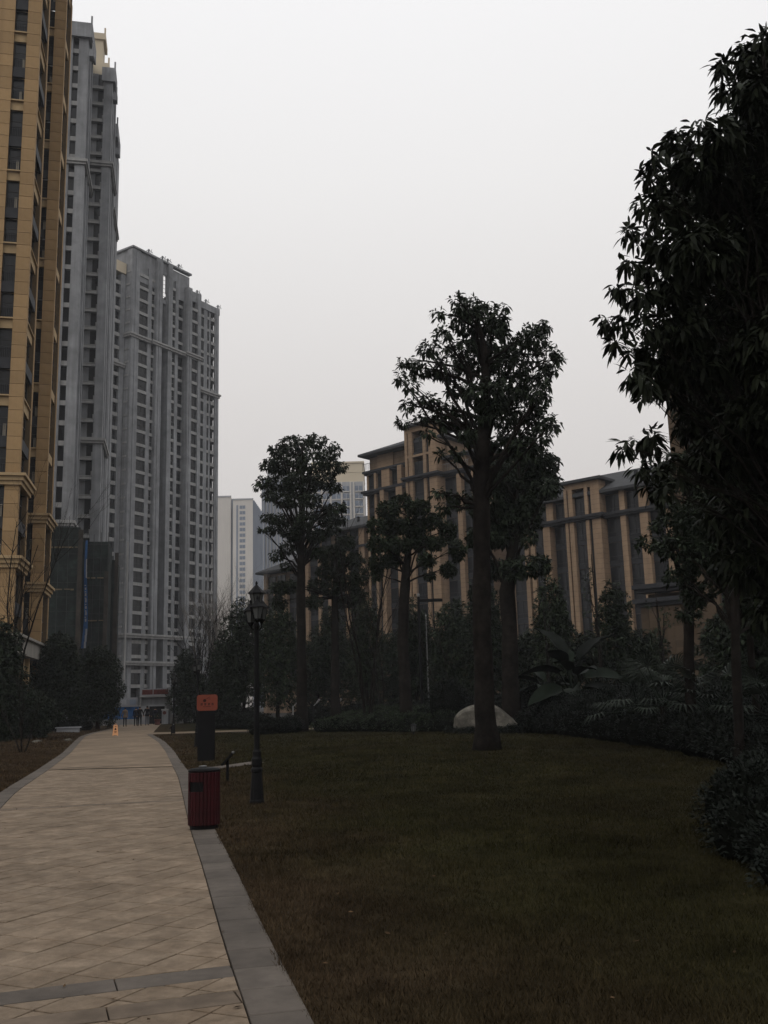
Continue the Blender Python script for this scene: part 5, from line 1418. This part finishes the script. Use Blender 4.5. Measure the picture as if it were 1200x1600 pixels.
def fan_palm(label, x, y, h, n):
    t = empty('fan_palm', (x, y, 0))
    tag(t, label, 'palm', 'fan palms behind the right hedge')
    s_ = MB(); s_.tube([(0, 0, -0.1), (0, 0, h * 0.45)], [0.11, 0.09], 8); s_.build('trunk', MT['bark'], t)
    for k in range(n):
        az = k * 2.4 + random.uniform(-.2, .2)
        el = R(random.uniform(-5, 65))
        d = Vector((math.cos(az) * math.cos(el), math.sin(az) * math.cos(el), math.sin(el)))
        a = Vector((0, 0, h * 0.42)); b = a + d * h * 0.42
        st_ = MB(); st_.tube([a, b], [0.02, 0.012], 5); so = st_.build('frond_stalk', MT['leaf_t'], t)
        o = link('frond', random.choice(FRM), so, tuple(b))
        o.rotation_euler = (d + Vector((0, 0, -0.25))).to_track_quat('X', 'Z').to_euler()
        s = random.uniform(0.6, 0.85)
        o.scale = (s, s, s)
fan_palm('fan palm left of the slim trunk on the right, arching fronds', 7.7, 27.6, 3.0, 16)
fan_palm('fan palm directly behind the slim trunk on the right', 8.6, 26.0, 2.6, 14)
fan_palm('fan palm at the far right edge beyond the slim trunk', 8.9, 22.6, 2.3, 14)
fan_palm('small fan palm between the paddle leafed plant and the other palms', 7.6, 30.0, 2.7, 12)

# ------------------------------------------------------------------ street furniture
# lamp post: one lantern on top, three round it below
def lantern(parent, x, y, z, s=1.0, rot=0.0):
    f = MB()
    n = 6
    def ring(r, zz): return [(x + s * r * math.cos(rot + 2 * math.pi * i / n), y + s * r * math.sin(rot + 2 * math.pi * i / n), z + s * zz) for i in range(n)]
    lo, hi = ring(0.085, 0.05), ring(0.150, 0.32)
    for i in range(n):
        f.tube([lo[i], hi[i]], 0.009 * s, 4)
        f.tube([hi[i], hi[(i + 1) % n]], 0.009 * s, 4); f.tube([lo[i], lo[(i + 1) % n]], 0.009 * s, 4)
    fr = f.build('lantern', MT['iron'], parent)
    g_ = MB(); g_.lathe([(0.079 * s, z + 0.055 * s), (0.143 * s, z + 0.315 * s)], x, y, n, rot=rot); g_.build('lantern_glass', MT['lamp_glass'], fr)
    r_ = MB(); r_.lathe([(0.19 * s, z + 0.315 * s), (0.185 * s, z + 0.335 * s), (0.12 * s, z + 0.40 * s), (0.06 * s, z + 0.47 * s), (0.02 * s, z + 0.51 * s)], x, y, n, rot=rot)
    r_.lathe([(0.012 * s, z + 0.50 * s), (0.026 * s, z + 0.53 * s), (0.026 * s, z + 0.555 * s), (0.008 * s, z + 0.59 * s)], x, y, 8)
    r_.build('lantern_roof', MT['iron'], fr)
    b = MB(); b.lathe([(0.03 * s, z - 0.04 * s), (0.06 * s, z + 0.0), (0.09 * s, z + 0.05 * s)], x, y, n, rot=rot); b.build('lantern_base', MT['iron'], fr)
def lamp_post(loc, label):
    t = empty('lamp_post', loc)
    tag(t, label, 'lamp post', 'black lamp posts along the path')
    b = MB()
    b.lathe([(0.125, 0), (0.125, 0.05), (0.115, 0.07), (0.095, 0.42), (0.085, 0.50), (0.10, 0.52), (0.10, 0.56), (0.075, 0.59), (0.09, 0.63), (0.09, 0.72), (0.07, 0.76), (0.072, 0.84), (0.05, 0.88)], n=10)
    b.build('base', MT['iron'], t)
    p = MB(); p.lathe([(0.050, 0.86), (0.046, 2.0), (0.040, 2.90), (0.052, 2.92), (0.052, 2.98), (0.024, 3.02), (0.024, 3.26)], n=12); p.build('pole', MT['iron'], t)
    br = MB()
    for k in range(3):
        a = R(165 + 120 * k)
        x, y = 0.11 * math.cos(a), 0.11 * math.sin(a)
        br.tube([(0, 0, 2.93), (x * 0.6, y * 0.6, 2.88), (x, y, 2.94), (x, y, 3.0)], 0.014, 6)
        lantern(t, x, y, 3.02 - 0.05 * (k == 0), 0.74, a)
    br.build('bracket', MT['iron'], t)
    lantern(t, 0, 0, 3.25, 0.80, 0.2)
    return t
lp = lamp_post((-2.25, 16.6, lz(-2.25, 16.6)), 'nearest black lamp post with clustered lanterns beside the red bin')
for loc, rz, lab in (((-7.77, 39.6, 0.02), 0.4, 'second lamp post, half hidden behind the orange sign'), ((-13.2, 59.9, 0.03), 1.1, 'small far lamp post at the side path, right of the walkers')):
    c = copy_tree(lp); c.location = loc; c.rotation_euler.z = rz; c['label'] = lab

# litter bin with red slats
def litter_bin(loc, rz):
    t = empty('litter_bin', loc, rz)
    tag(t, 'red slatted litter bin standing on the kerb stones', 'litter bin')
    A, B_ = 0.205, 0.145
    MB().lathe([(1, 0.0), (1, 0.05), (0.97, 0.06)], n=28, sx=A * 0.90, sy=B_ * 0.90).build('base', MT['iron'], t)
    MB().lathe([(1, 0.05), (1, 0.735)], n=28, sx=A * 0.93, sy=B_ * 0.93).build('liner', MT['iron'], t)
    n = 26
    sl = {}
    for k in range(n):
        a = 2 * math.pi * (k + 0.5) / n
        x, y = A * math.cos(a), B_ * math.sin(a)
        nr = math.atan2(math.sin(a) / B_, math.cos(a) / A)
        ln = 2 * math.pi * math.sqrt((A * math.sin(a)) ** 2 + (B_ * math.cos(a)) ** 2) / n - 0.005
        deg = math.degrees(a) % 360
        cut = 195 < deg < 268
        m_ = MB()
        if cut:
            m_.bbox(-0.008, 0.008, -ln / 2, ln / 2, 0.055, 0.485, 0.003); m_.bbox(-0.008, 0.008, -ln / 2, ln / 2, 0.615, 0.735, 0.003)
        else:
            m_.bbox(-0.008, 0.008, -ln / 2, ln / 2, 0.055, 0.735, 0.003)
        m_.build('slat', MT['redwood'], t, (x, y, 0), nr)
    tp = MB(); tp.lathe([(0.98, 0.735), (1.05, 0.745), (1.05, 0.765), (0.9, 0.785), (0.3, 0.80)], n=28, sx=A, sy=B_); tp.build('lid', MT['iron'], t)
    ash = MB(); ash.lathe([(0.05, 0.795), (0.055, 0.815), (0.045, 0.818)], -0.02, 0.0, 14); ash.build('ashtray', MT['steel'], t)
litter_bin((-2.53, 13.42, 0.032), R(16))

# orange topped sign board
def sign_board():
    t = empty('sign_board', (-5.47, 29.4, lz(-5.47, 29.4)), R(8))
    tag(t, 'dark upright sign board with rounded orange panel on top', 'sign')
    b = MB(); b.bbox(-0.235, 0.235, -0.05, 0.05, 0, 1.46, 0.008); b.box(-0.275, -0.235, -0.06, 0.06, -0.05, 1.5); b.build('board', MT['iron'], t)
    pts, r, w, h = [], 0.075, 0.305, 0.235
    for (cx, cz, a0) in ((w - r, h - r, 0), (-w + r, h - r, 90), (-w + r, -h + r, 180), (w - r, -h + r, 270)):
        for k in range(6):
            a = R(a0 + 18 * k); pts.append((cx + r * math.cos(a), cz + r * math.sin(a)))
    def plate(y0, y1, poly, m, nm, par=t, loc=(0, 0, 1.70)):
        n = len(poly)
        q = MB(); q.add([(x, y0, z) for x, z in poly] + [(x, y1, z) for x, z in poly], [tuple(range(n)), tuple(reversed(range(n, 2 * n)))] + [(i, i + n, (i + 1) % n + n, (i + 1) % n) for i in range(n)])
        return q.build(nm, m, par, loc)
    pn = plate(-0.075, -0.035, pts, MT['orange'], 'panel')
    ov = [(-0.075 + 0.052 * math.cos(a) * 0.9 - 0.012 * math.sin(a), 0.062 + 0.044 * math.sin(a) + 0.015 * math.cos(a)) for a in [2 * math.pi * i / 14 for i in range(14)]]
    plate(-0.078, -0.0755, ov, MT['ink'], 'emblem', pn, (0, 0, 0))
    for (x0, z0, x1, z1, wd) in ((-0.02, 0.105, 0.085, 0.165, 0.008), (0.05, 0.085, 0.085, 0.12, 0.008)):
        plate(-0.078, -0.0755, [(x0, z0), (x1, z1), (x1 - wd, z1 + wd), (x0 - wd, z0 + wd)], MT['ink'], 'emblem', pn, (0, 0, 0))
    rr = random.Random(5)
    for k in range(4):                                    # four characters, too small to read
        cx = -0.165 + 0.108 * k
        for s in range(5):
            if s < 3: plate(-0.078, -0.0755, [(cx - 0.032, -0.075 + s * 0.024), (cx + rr.uniform(.02, .034), -0.075 + s * 0.024), (cx + 0.03, -0.064 + s * 0.024), (cx - 0.032, -0.064 + s * 0.024)], MT['ink'], 'character_stroke', pn, (0, 0, 0))
            else: plate(-0.0805, -0.0785, [(cx - 0.02 + (s - 3) * 0.03, -0.082), (cx - 0.008 + (s - 3) * 0.03, -0.082), (cx - 0.008 + (s - 3) * 0.03, -0.008), (cx - 0.02 + (s - 3) * 0.03, -0.008)], MT['ink'], 'character_stroke', pn, (0, 0, 0))
    plate(-0.078, -0.0755, [(-0.12, -0.125), (0.10, -0.125), (0.10, -0.113), (-0.12, -0.113)], MT['ink'], 'caption_line', pn, (0, 0, 0))
sign_board()

# slanted information boards
def info_board(loc, rz, label):
    t = empty('info_board', loc, rz)
    tag(t, label, 'sign', 'slanted information boards by the path')
    MB().bbox(-0.028, 0.028, -0.028, 0.028, -0.05, 0.46, 0.005).build('post', MT['iron'], t)
    b = MB()
    a = R(48)
    p = [(-0.17, -0.02), (0.17, -0.02), (0.17, 0.02), (-0.17, 0.02)]
    q = [(x * math.cos(a) - z * math.sin(a), 0.47 + x * math.sin(a) + z * math.cos(a)) for x, z in p]
    b.add([(x, -0.13, z) for x, z in q] + [(x, 0.13, z) for x, z in q], [(0, 1, 2, 3), (7, 6, 5, 4), (0, 4, 5, 1), (1, 5, 6, 2), (2, 6, 7, 3), (3, 7, 4, 0)])
    bo = b.build('board', MT['iron'], t)
    e = MB(); x, z = 0.175 * math.cos(a), 0.47 + 0.175 * math.sin(a); e.bbox(x - 0.02, x + 0.025, -0.05, 0.05, z - 0.012, z + 0.03, 0.004); e.build('end_cap', MT['steel'], bo)
info_board((-3.55, 21.5, lz(-3.55, 21.5)), 0.0, 'slanted black information board on a post between bin and lamp post')
info_board((-12.5, 56.2, 0.03), 0.2, 'tiny slanted information board beside the far lamp post')

# yellow A-frame warning sign
def wet_sign():
    t = empty('warning_sign', (-16.4, 58.7, 0.028), R(15))
    tag(t, 'yellow folding floor warning sign standing on the path', 'sign')
    for s in (-1, 1):
        b = MB()
        y0, y1 = s * 0.17, s * 0.02
        b.add([(-0.17, y0, 0), (-0.10, y0, 0), (-0.09, y0 * 0.94, 0.03), (0.09, y0 * 0.94, 0.03), (0.10, y0, 0), (0.17, y0, 0), (0.115, y1, 0.62), (-0.115, y1, 0.62)] +
              [(-0.17, y0 - s * 0.02, 0), (-0.10, y0 - s * 0.02, 0), (-0.09, y0 * 0.94 - s * 0.02, 0.03), (0.09, y0 * 0.94 - s * 0.02, 0.03), (0.10, y0 - s * 0.02, 0), (0.17, y0 - s * 0.02, 0), (0.115, y1 - s * 0.018, 0.62), (-0.115, y1 - s * 0.018, 0.62)],
              [tuple(range(8)), tuple(reversed(range(8, 16)))] + [(i, i + 8, (i + 1) % 8 + 8, (i + 1) % 8) for i in range(8)])
        pn = b.build('panel', MT['yellow'], t)
        if s < 0:
            q = MB()
            f_ = lambda z: y0 + (y1 - y0) * z / 0.62 - 0.004
            for (x0, x1, z0, z1) in ((-0.05, 0.05, 0.33, 0.41), (-0.02, 0.02, 0.41, 0.46), (-0.07, 0.07, 0.22, 0.25), (-0.06, 0.06, 0.17, 0.19), (-0.05, 0.05, 0.52, 0.55)):
                q.add([(x0, f_(z0), z0), (x1, f_(z0), z0), (x1, f_(z1), z1), (x0, f_(z1), z1)], [(0, 1, 2, 3)])
            q.build('symbol', MT['ink'], pn)
    MB().tube([(-0.06, 0, 0.62), (-0.05, 0, 0.68), (0.05, 0, 0.68), (0.06, 0, 0.62)], 0.014, 6).build('handle', MT['yellow'], t)
wet_sign()

# arm lamp among the trees
t = empty('arm_lamp', (2.0, 60.0, 0))
tag(t, 'tall dark lamp column with flat horizontal arm among the trees', 'street lamp')
p = MB(); p.lathe([(0.12, 0), (0.12, 0.3), (0.10, 0.34), (0.085, 7.6), (0.07, 7.95)], n=10); p.build('pole', MT['iron'], t)
p = MB(); p.bbox(0.05, 1.5, -0.14, 0.14, 7.62, 7.80, 0.04); p.build('lamp_head', MT['iron'], t)
p = MB(); p.lathe([(0.06, 7.95), (0.085, 8.0), (0.085, 8.12), (0.05, 8.16)], n=10); p.build('sensor', MT['steel'], t)
t = empty('flag_pole', (2.75, 68.0, 0))
tag(t, 'thin pale metal pole just right of the arm lamp', 'pole')
MB().lathe([(0.05, 0), (0.045, 4), (0.035, 7.4)], n=8).build('shaft', MT['steel'], t)
MB().lathe([(0.05, 7.4), (0.06, 7.45), (0.02, 7.52)], n=8).build('cap', MT['steel'], t)

# small lantern bollard on the lawn
t = empty('lawn_lantern', (0.96, 40.2, lz(0.96, 40.2)))
tag(t, 'small dark lantern on a short stake at the lawn edge', 'lantern')
MB().lathe([(0.045, -0.05), (0.045, 0.14), (0.09, 0.16)], n=8).build('stake', MT['iron'], t)
MB().lathe([(0.09, 0.16), (0.11, 0.38)], n=6).build('glass', MT['lamp_glass'], t)
c = MB(); c.lathe([(0.15, 0.38), (0.13, 0.41), (0.05, 0.47), (0.01, 0.5)], n=6); c.build('cap', MT['iron'], t)
for i in range(6):
    a = 2 * math.pi * i / 6
    MB().tube([(0.094 * math.cos(a), 0.094 * math.sin(a), 0.16), (0.115 * math.cos(a), 0.115 * math.sin(a), 0.38)], 0.010, 4).build('rib', MT['iron'], t)

# forked spotlights
for (x, y, lab) in ((-6.5, 66, 'forked spotlight post left of the slender tree foot'), (-5.1, 65.5, 'forked spotlight post right of the slender tree foot'), (-3.6, 64.8, 'forked spotlight post furthest right, before the bare tree')):
    t = empty('spotlight_post', (x, y, 0))
    tag(t, lab, 'spotlight', 'forked spotlights behind the hedge')
    MB().lathe([(0.045, 0), (0.04, 1.45)], n=8).build('post', MT['concrete_b'] if x < -6 else MT['iron'], t)
    for s in (-1, 1):
        h_ = MB(); h_.tube([(0, 0, 1.40), (s * 0.25, 0, 1.62)], 0.022, 6); h_.tube([(s * 0.22, 0, 1.58), (s * 0.44, -0.05, 1.84)], [0.05, 0.075], 8); h_.build('spotlight', MT['steel'] if s > 0 else MT['iron'], t)

# rocks
def rock(name, label, loc, rx, ry, rz, seed, m='rock'):
    rr = np.random.default_rng(seed)
    bm = bmesh.new()
    bmesh.ops.create_icosphere(bm, subdivisions=4, radius=1)
    dirs = unit(rr.normal(size=(26, 3)))
    off = rr.uniform(0.72, 1.0, 26)
    for v in bm.verts:
        n = np.array(v.co)
        k = min(1.0, min((o / max(1e-3, n @ d)) for d, o in zip(dirs, off) if n @ d > 0.25))
        v.co = Vector(tuple(n * k * (1 + rr.normal(0, 0.006))))
        v.co.x *= rx; v.co.y *= ry; v.co.z *= rz
    me = bpy.data.meshes.new(name)
    bm.to_mesh(me); bm.free()
    me.materials.append(MT[m])
    return tag(link(name, me, None, loc), label, 'rock')
rock('landscape_rock', 'large pale topped rock behind the largest tree trunk', (3.9, 40.6, 0.42), 1.40, 0.72, 1.0, 11)
rock('landscape_rock', 'small pale stone on the left lawn by the bare shrub', (-17.6, 49.0, 0.08), 0.28, 0.18, 0.14, 3)
rock('landscape_rock', 'tiny pale stone on the left lawn nearer the path', (-16.5, 50.5, 0.08), 0.22, 0.15, 0.12, 4)
b = MB(); b.prism([(-0.75, -0.25), (0.75, -0.25), (0.75, 0.25), (-0.75, 0.25)], 0.0, 0.30, inset=0.03)
b.prism([(-0.85, -0.32), (0.85, -0.32), (0.85, 0.32), (-0.85, 0.32)], 0.30, 0.38, inset=0.02)
tag(b.build('stone_bench', MT['white'], None, (-22.6, 69.0, 0.05), R(10)), 'low pale stone bench beneath the round evergreens', 'bench')

# ------------------------------------------------------------------ site entrance at the end of the path
h = MB(); h.box(-28.2, -24.35, 95.0, 95.1, 0.55, 1.72); o = h.build('hoarding', MT['blue'])
tag(o, 'blue site hoarding panel behind the walker in beige', 'hoarding')
MB().box(-28.3, -24.25, 94.94, 95.14, 1.722, 1.84).build('top_rail', MT['white'], o)
MB().box(-28.2, -24.35, 94.96, 95.12, 0.0, 0.548).build('plinth', MT['concrete_b'], o)
h = MB(); h.box(-27.1, -25.0, 97.0, 97.1, 1.0, 2.62); o = h.build('notice_board', MT['white'])
tag(o, 'white printed board standing above the blue hoarding', 'board')
MB().box(-25.75, -25.15, 96.96, 96.995, 1.9, 2.42).build('picture', MT['blue_far'], o)
MB().box(-26.85, -26.1, 96.96, 96.995, 1.95, 2.45).build('picture', MT['white_side'], o)
for x in (-27.0, -25.1): MB().box(x - 0.05, x + 0.05, 97.1, 97.2, 0, 2.62).build('post', MT['steel'], o)
t = empty('site_gate', (-22.8, 96.0, 0))
tag(t, 'site gate with faded red banner above a dark doorway', 'gate')
MB().box(-1.55, -0.80, -0.9, -0.8, 0, 1.75).build('side_panel', MT['white'], t)
MB().box(-0.78, 0.68, 0.2, 0.3, 0, 1.70).build('doorway', MT['void'], t)
MB().box(-0.85, 0.75, -0.1, 0.25, 1.70, 1.86).build('lintel', MT['white'], t)
MB().box(-1.75, 1.35, 0.31, 0.5, 0, 2.62).build('gate_wall', MT['concrete'], t)
bn_ = MB().box(-1.60, 1.25, 0.0, 0.12, 2.74, 3.42).build('banner', MT['white'], t)
for (x0, x1) in ((-1.48, -0.45), (-0.36, 1.1)):
    MB().box(x0, x1, -0.03, -0.004, 2.85, 3.32).build('banner_print', MT['redprint'], bn_)
MB().box(-1.7, 1.6, -0.15, 0.3, 2.60, 2.736).build('beam', MT['concrete_b'], t)
for x in (-1.7, 0.76, 1.3): MB().box(x, x + 0.12, 0.05, 0.25, 0, 1.70 if x == 0.76 else 2.6).build('post', MT['concrete_b'], t)
t = empty('gate_pillar', (-21.08, 92.0, 0))
tag(t, 'low stone pillar with red round mark right of the doorway', 'pillar')
MB().bbox(-0.26, 0.26, -0.26, 0.26, 0, 1.30, 0.03).build('shaft', MT['concrete'], t)
MB().bbox(-0.31, 0.31, -0.31, 0.31, 1.30, 1.42, 0.03).build('cap', MT['concrete_b'], t)
d_ = MB(); d_.add([(0.17 * math.cos(a), -0.265, 1.08 + 0.17 * math.sin(a)) for a in [2 * math.pi * i / 16 for i in range(16)]], [tuple(range(16))]); d_.build('red_mark', MT['redprint'], t)
t = empty('flower_pot', (-21.3, 90.0, 0.03))
tag(t, 'red flower pot with pale plant standing by the doorway', 'flower pot')
MB().lathe([(0.20, 0), (0.27, 0.10), (0.22, 0.20), (0.30, 0.44), (0.34, 0.48), (0.30, 0.50)], n=16).build('pot', MT['redprint'], t)
Pp, dd_ = blob_points((0, 0, 0.72, 0.22, 0.22), 60)
V, F = leaf_arrays(Pp, dd_ + np.array([0, 0, 0.4]), np.full(60, 0.16), 0.5, simple=True)
link('plant', np_mesh('plant', V, [F], [MT['leaf_g']]), t)

# ------------------------------------------------------------------ people walking away along the path
def person(label, x, y, rz, hgt, top, trousers, stride=0.16, arm=(0.10, 0.0), group='people walking to the site gate'):
    """one continuous skinned body, coloured by region"""
    s = hgt / 1.72
    J = {}
    E_, R_ = [], []
    verts, rads = [], []
    def vert(p, r):
        verts.append(Vector(p) * s); rads.append((r[0] * s, r[1] * s) if isinstance(r, tuple) else (r * s, r * s)); return len(verts) - 1
    def chain(a, pts):
        for p, r in pts:
            b = vert(p, r); E_.append((a, b)); a = b
        return a
    pel = vert((0, 0, 0.93), (0.155, 0.115))
    ch = chain(pel, [((0, 0.01, 1.08), (0.140, 0.105)), ((0, 0.0, 1.26), (0.165, 0.115)), ((0, -0.01, 1.40), (0.135, 0.095))])
    nk = chain(ch, [((0, 0.0, 1.48), 0.055), ((0, 0.01, 1.55), (0.066, 0.075)), ((0, 0.015, 1.62), (0.078, 0.094)), ((0, 0.01, 1.69), (0.055, 0.065))])
    chain(verts and nk - 1, [((0, 0.115, 1.60), 0.014)])             # nose
    for sd in (-1, 1):
        chain(nk - 1, [((sd * 0.088, 0.0, 1.615), 0.014)])            # ears
    tips = []
    for sd in (-1, 1):
        st_ = stride * sd
        chain(pel, [((sd * 0.09, 0.0, 0.86), 0.092), ((sd * 0.095, st_ * 0.55, 0.50), 0.062), ((sd * 0.095, st_ * 0.75 - 0.03, 0.30), 0.056), ((sd * 0.10, st_ - 0.04, 0.09), 0.042), ((sd * 0.105, st_ + 0.02, 0.045), 0.045), ((sd * 0.115, st_ + 0.14, 0.035), 0.035)])
        ar = arm[0] if sd < 0 else arm[1]
        hw = chain(ch, [((sd * 0.17, -0.01, 1.40), 0.068), ((sd * (0.22 + ar * 0.5), -0.02 - st_ * 0.4, 1.13), 0.047), ((sd * (0.235 + ar), 0.02 - st_ * 0.8, 0.90), 0.033), ((sd * (0.24 + ar), 0.03 - st_ * 0.9, 0.83), (0.036, 0.02))])
        hp = verts[hw] / s
        for q in range(4):
            chain(hw, [((hp.x + sd * 0.004, hp.y + (q - 1.5) * 0.020, hp.z - 0.055), 0.0085), ((hp.x - sd * 0.012, hp.y + (q - 1.5) * 0.021, hp.z - 0.085 + 0.006 * abs(q - 1.4)), 0.0075)])
        chain(hw, [((hp.x - sd * 0.008, hp.y + 0.038, hp.z - 0.02), 0.0095), ((hp.x - sd * 0.018, hp.y + 0.048, hp.z - 0.05), 0.008)])
    me = bpy.data.meshes.new('person_frame')
    me.from_pydata(verts, E_, [])
    o = bpy.data.objects.new('person', me)
    COL.objects.link(o)
    sk = o.modifiers.new('skin', 'SKIN')
    if not me.skin_vertices: me.attributes  # layer is made with the modifier below
    bm = bmesh.new(); bm.from_mesh(me)
    lay = bm.verts.layers.skin.verify()
    bm.verts.ensure_lookup_table()
    for i, v in enumerate(bm.verts):
        v[lay].radius = rads[i]; v[lay].use_root = (i == 0)
    bm.to_mesh(me); bm.free()
    sb = o.modifiers.new('sub', 'SUBSURF'); sb.levels = 1; sb.render_levels = 1
    dg = bpy.context.evaluated_depsgraph_get()
    out = bpy.data.meshes.new_from_object(o.evaluated_get(dg))
    bpy.data.objects.remove(o)
    out.name = 'person'
    out.materials.clear()
    for m in (MT[top], MT[trousers], MT['shoe'], MT['skin'], MT['hair']): out.materials.append(m)
    for p in out.polygons:
        c = p.center / s
        if c.z > 1.46:
            mi = 4 if (c.z > 1.645 or (c.y < 0.035 and c.z > 1.53)) else 3
        elif c.z < 0.085: mi = 2
        elif c.z < 0.90 and abs(c.x) > 0.19: mi = 3 if c.z < 0.875 else 0
        elif c.z < 0.90: mi = 1
        else: mi = 0
        p.material_index = mi
        p.use_smooth = True
    q = link('person', out, None, (x, y, 0.027), rz)
    tag(q, label, 'person', group)
    # jacket hem as a separate skirt of cloth
    hm = MB(); hm.lathe([(0.20 * s, 0.80 * s), (0.205 * s, 0.86 * s), (0.19 * s, 0.98 * s), (0.165 * s, 1.02 * s)], n=18, sx=0.95, sy=0.70)
    hm.build('jacket', MT[top], q, smooth=True)
    return q
person('person in beige jacket and dark trousers walking alone on the left', -23.0, 85.2, R(12), 1.66, 'c_beige', 'c_black', 0.13)
person('person in dark coat, left of the close pair of walkers', -22.5, 86.9, R(10), 1.66, 'c_navy', 'c_black', 0.15, (0.02, 0.0))
person('person in black with arm held out, right of the close pair', -21.95, 86.1, R(8), 1.72, 'c_black', 'c_black', 0.18, (0.02, 0.14))
person('person in black jacket and grey jeans, right of the pair', -21.85, 88.3, R(10), 1.76, 'c_black', 'c_grey', 0.15)
person('person in dark clothes standing in front of the doorway', -21.75, 90.9, R(14), 1.60, 'c_navy', 'c_black', 0.10)

# ------------------------------------------------------------------ haze
hz = MB(); hz.box(-760, 760, -740, 760, -1.2, 122)
hm_ = bpy.data.materials.new('haze'); hm_.use_nodes = True
hn, hl = hm_.node_tree.nodes, hm_.node_tree.links
hn.clear()
ho = hn.new('ShaderNodeOutputMaterial'); hv = hn.new('ShaderNodeVolumePrincipled')
hv.inputs['Color'].default_value = (0.90, 0.93, 0.98, 1)
hv.inputs['Density'].default_value = 0.00028
hl.new(hv.outputs[0], ho.inputs['Volume'])
tag(hz.build('haze', hm_), 'thin grey haze filling the air between the towers', 'haze', kind='stuff')
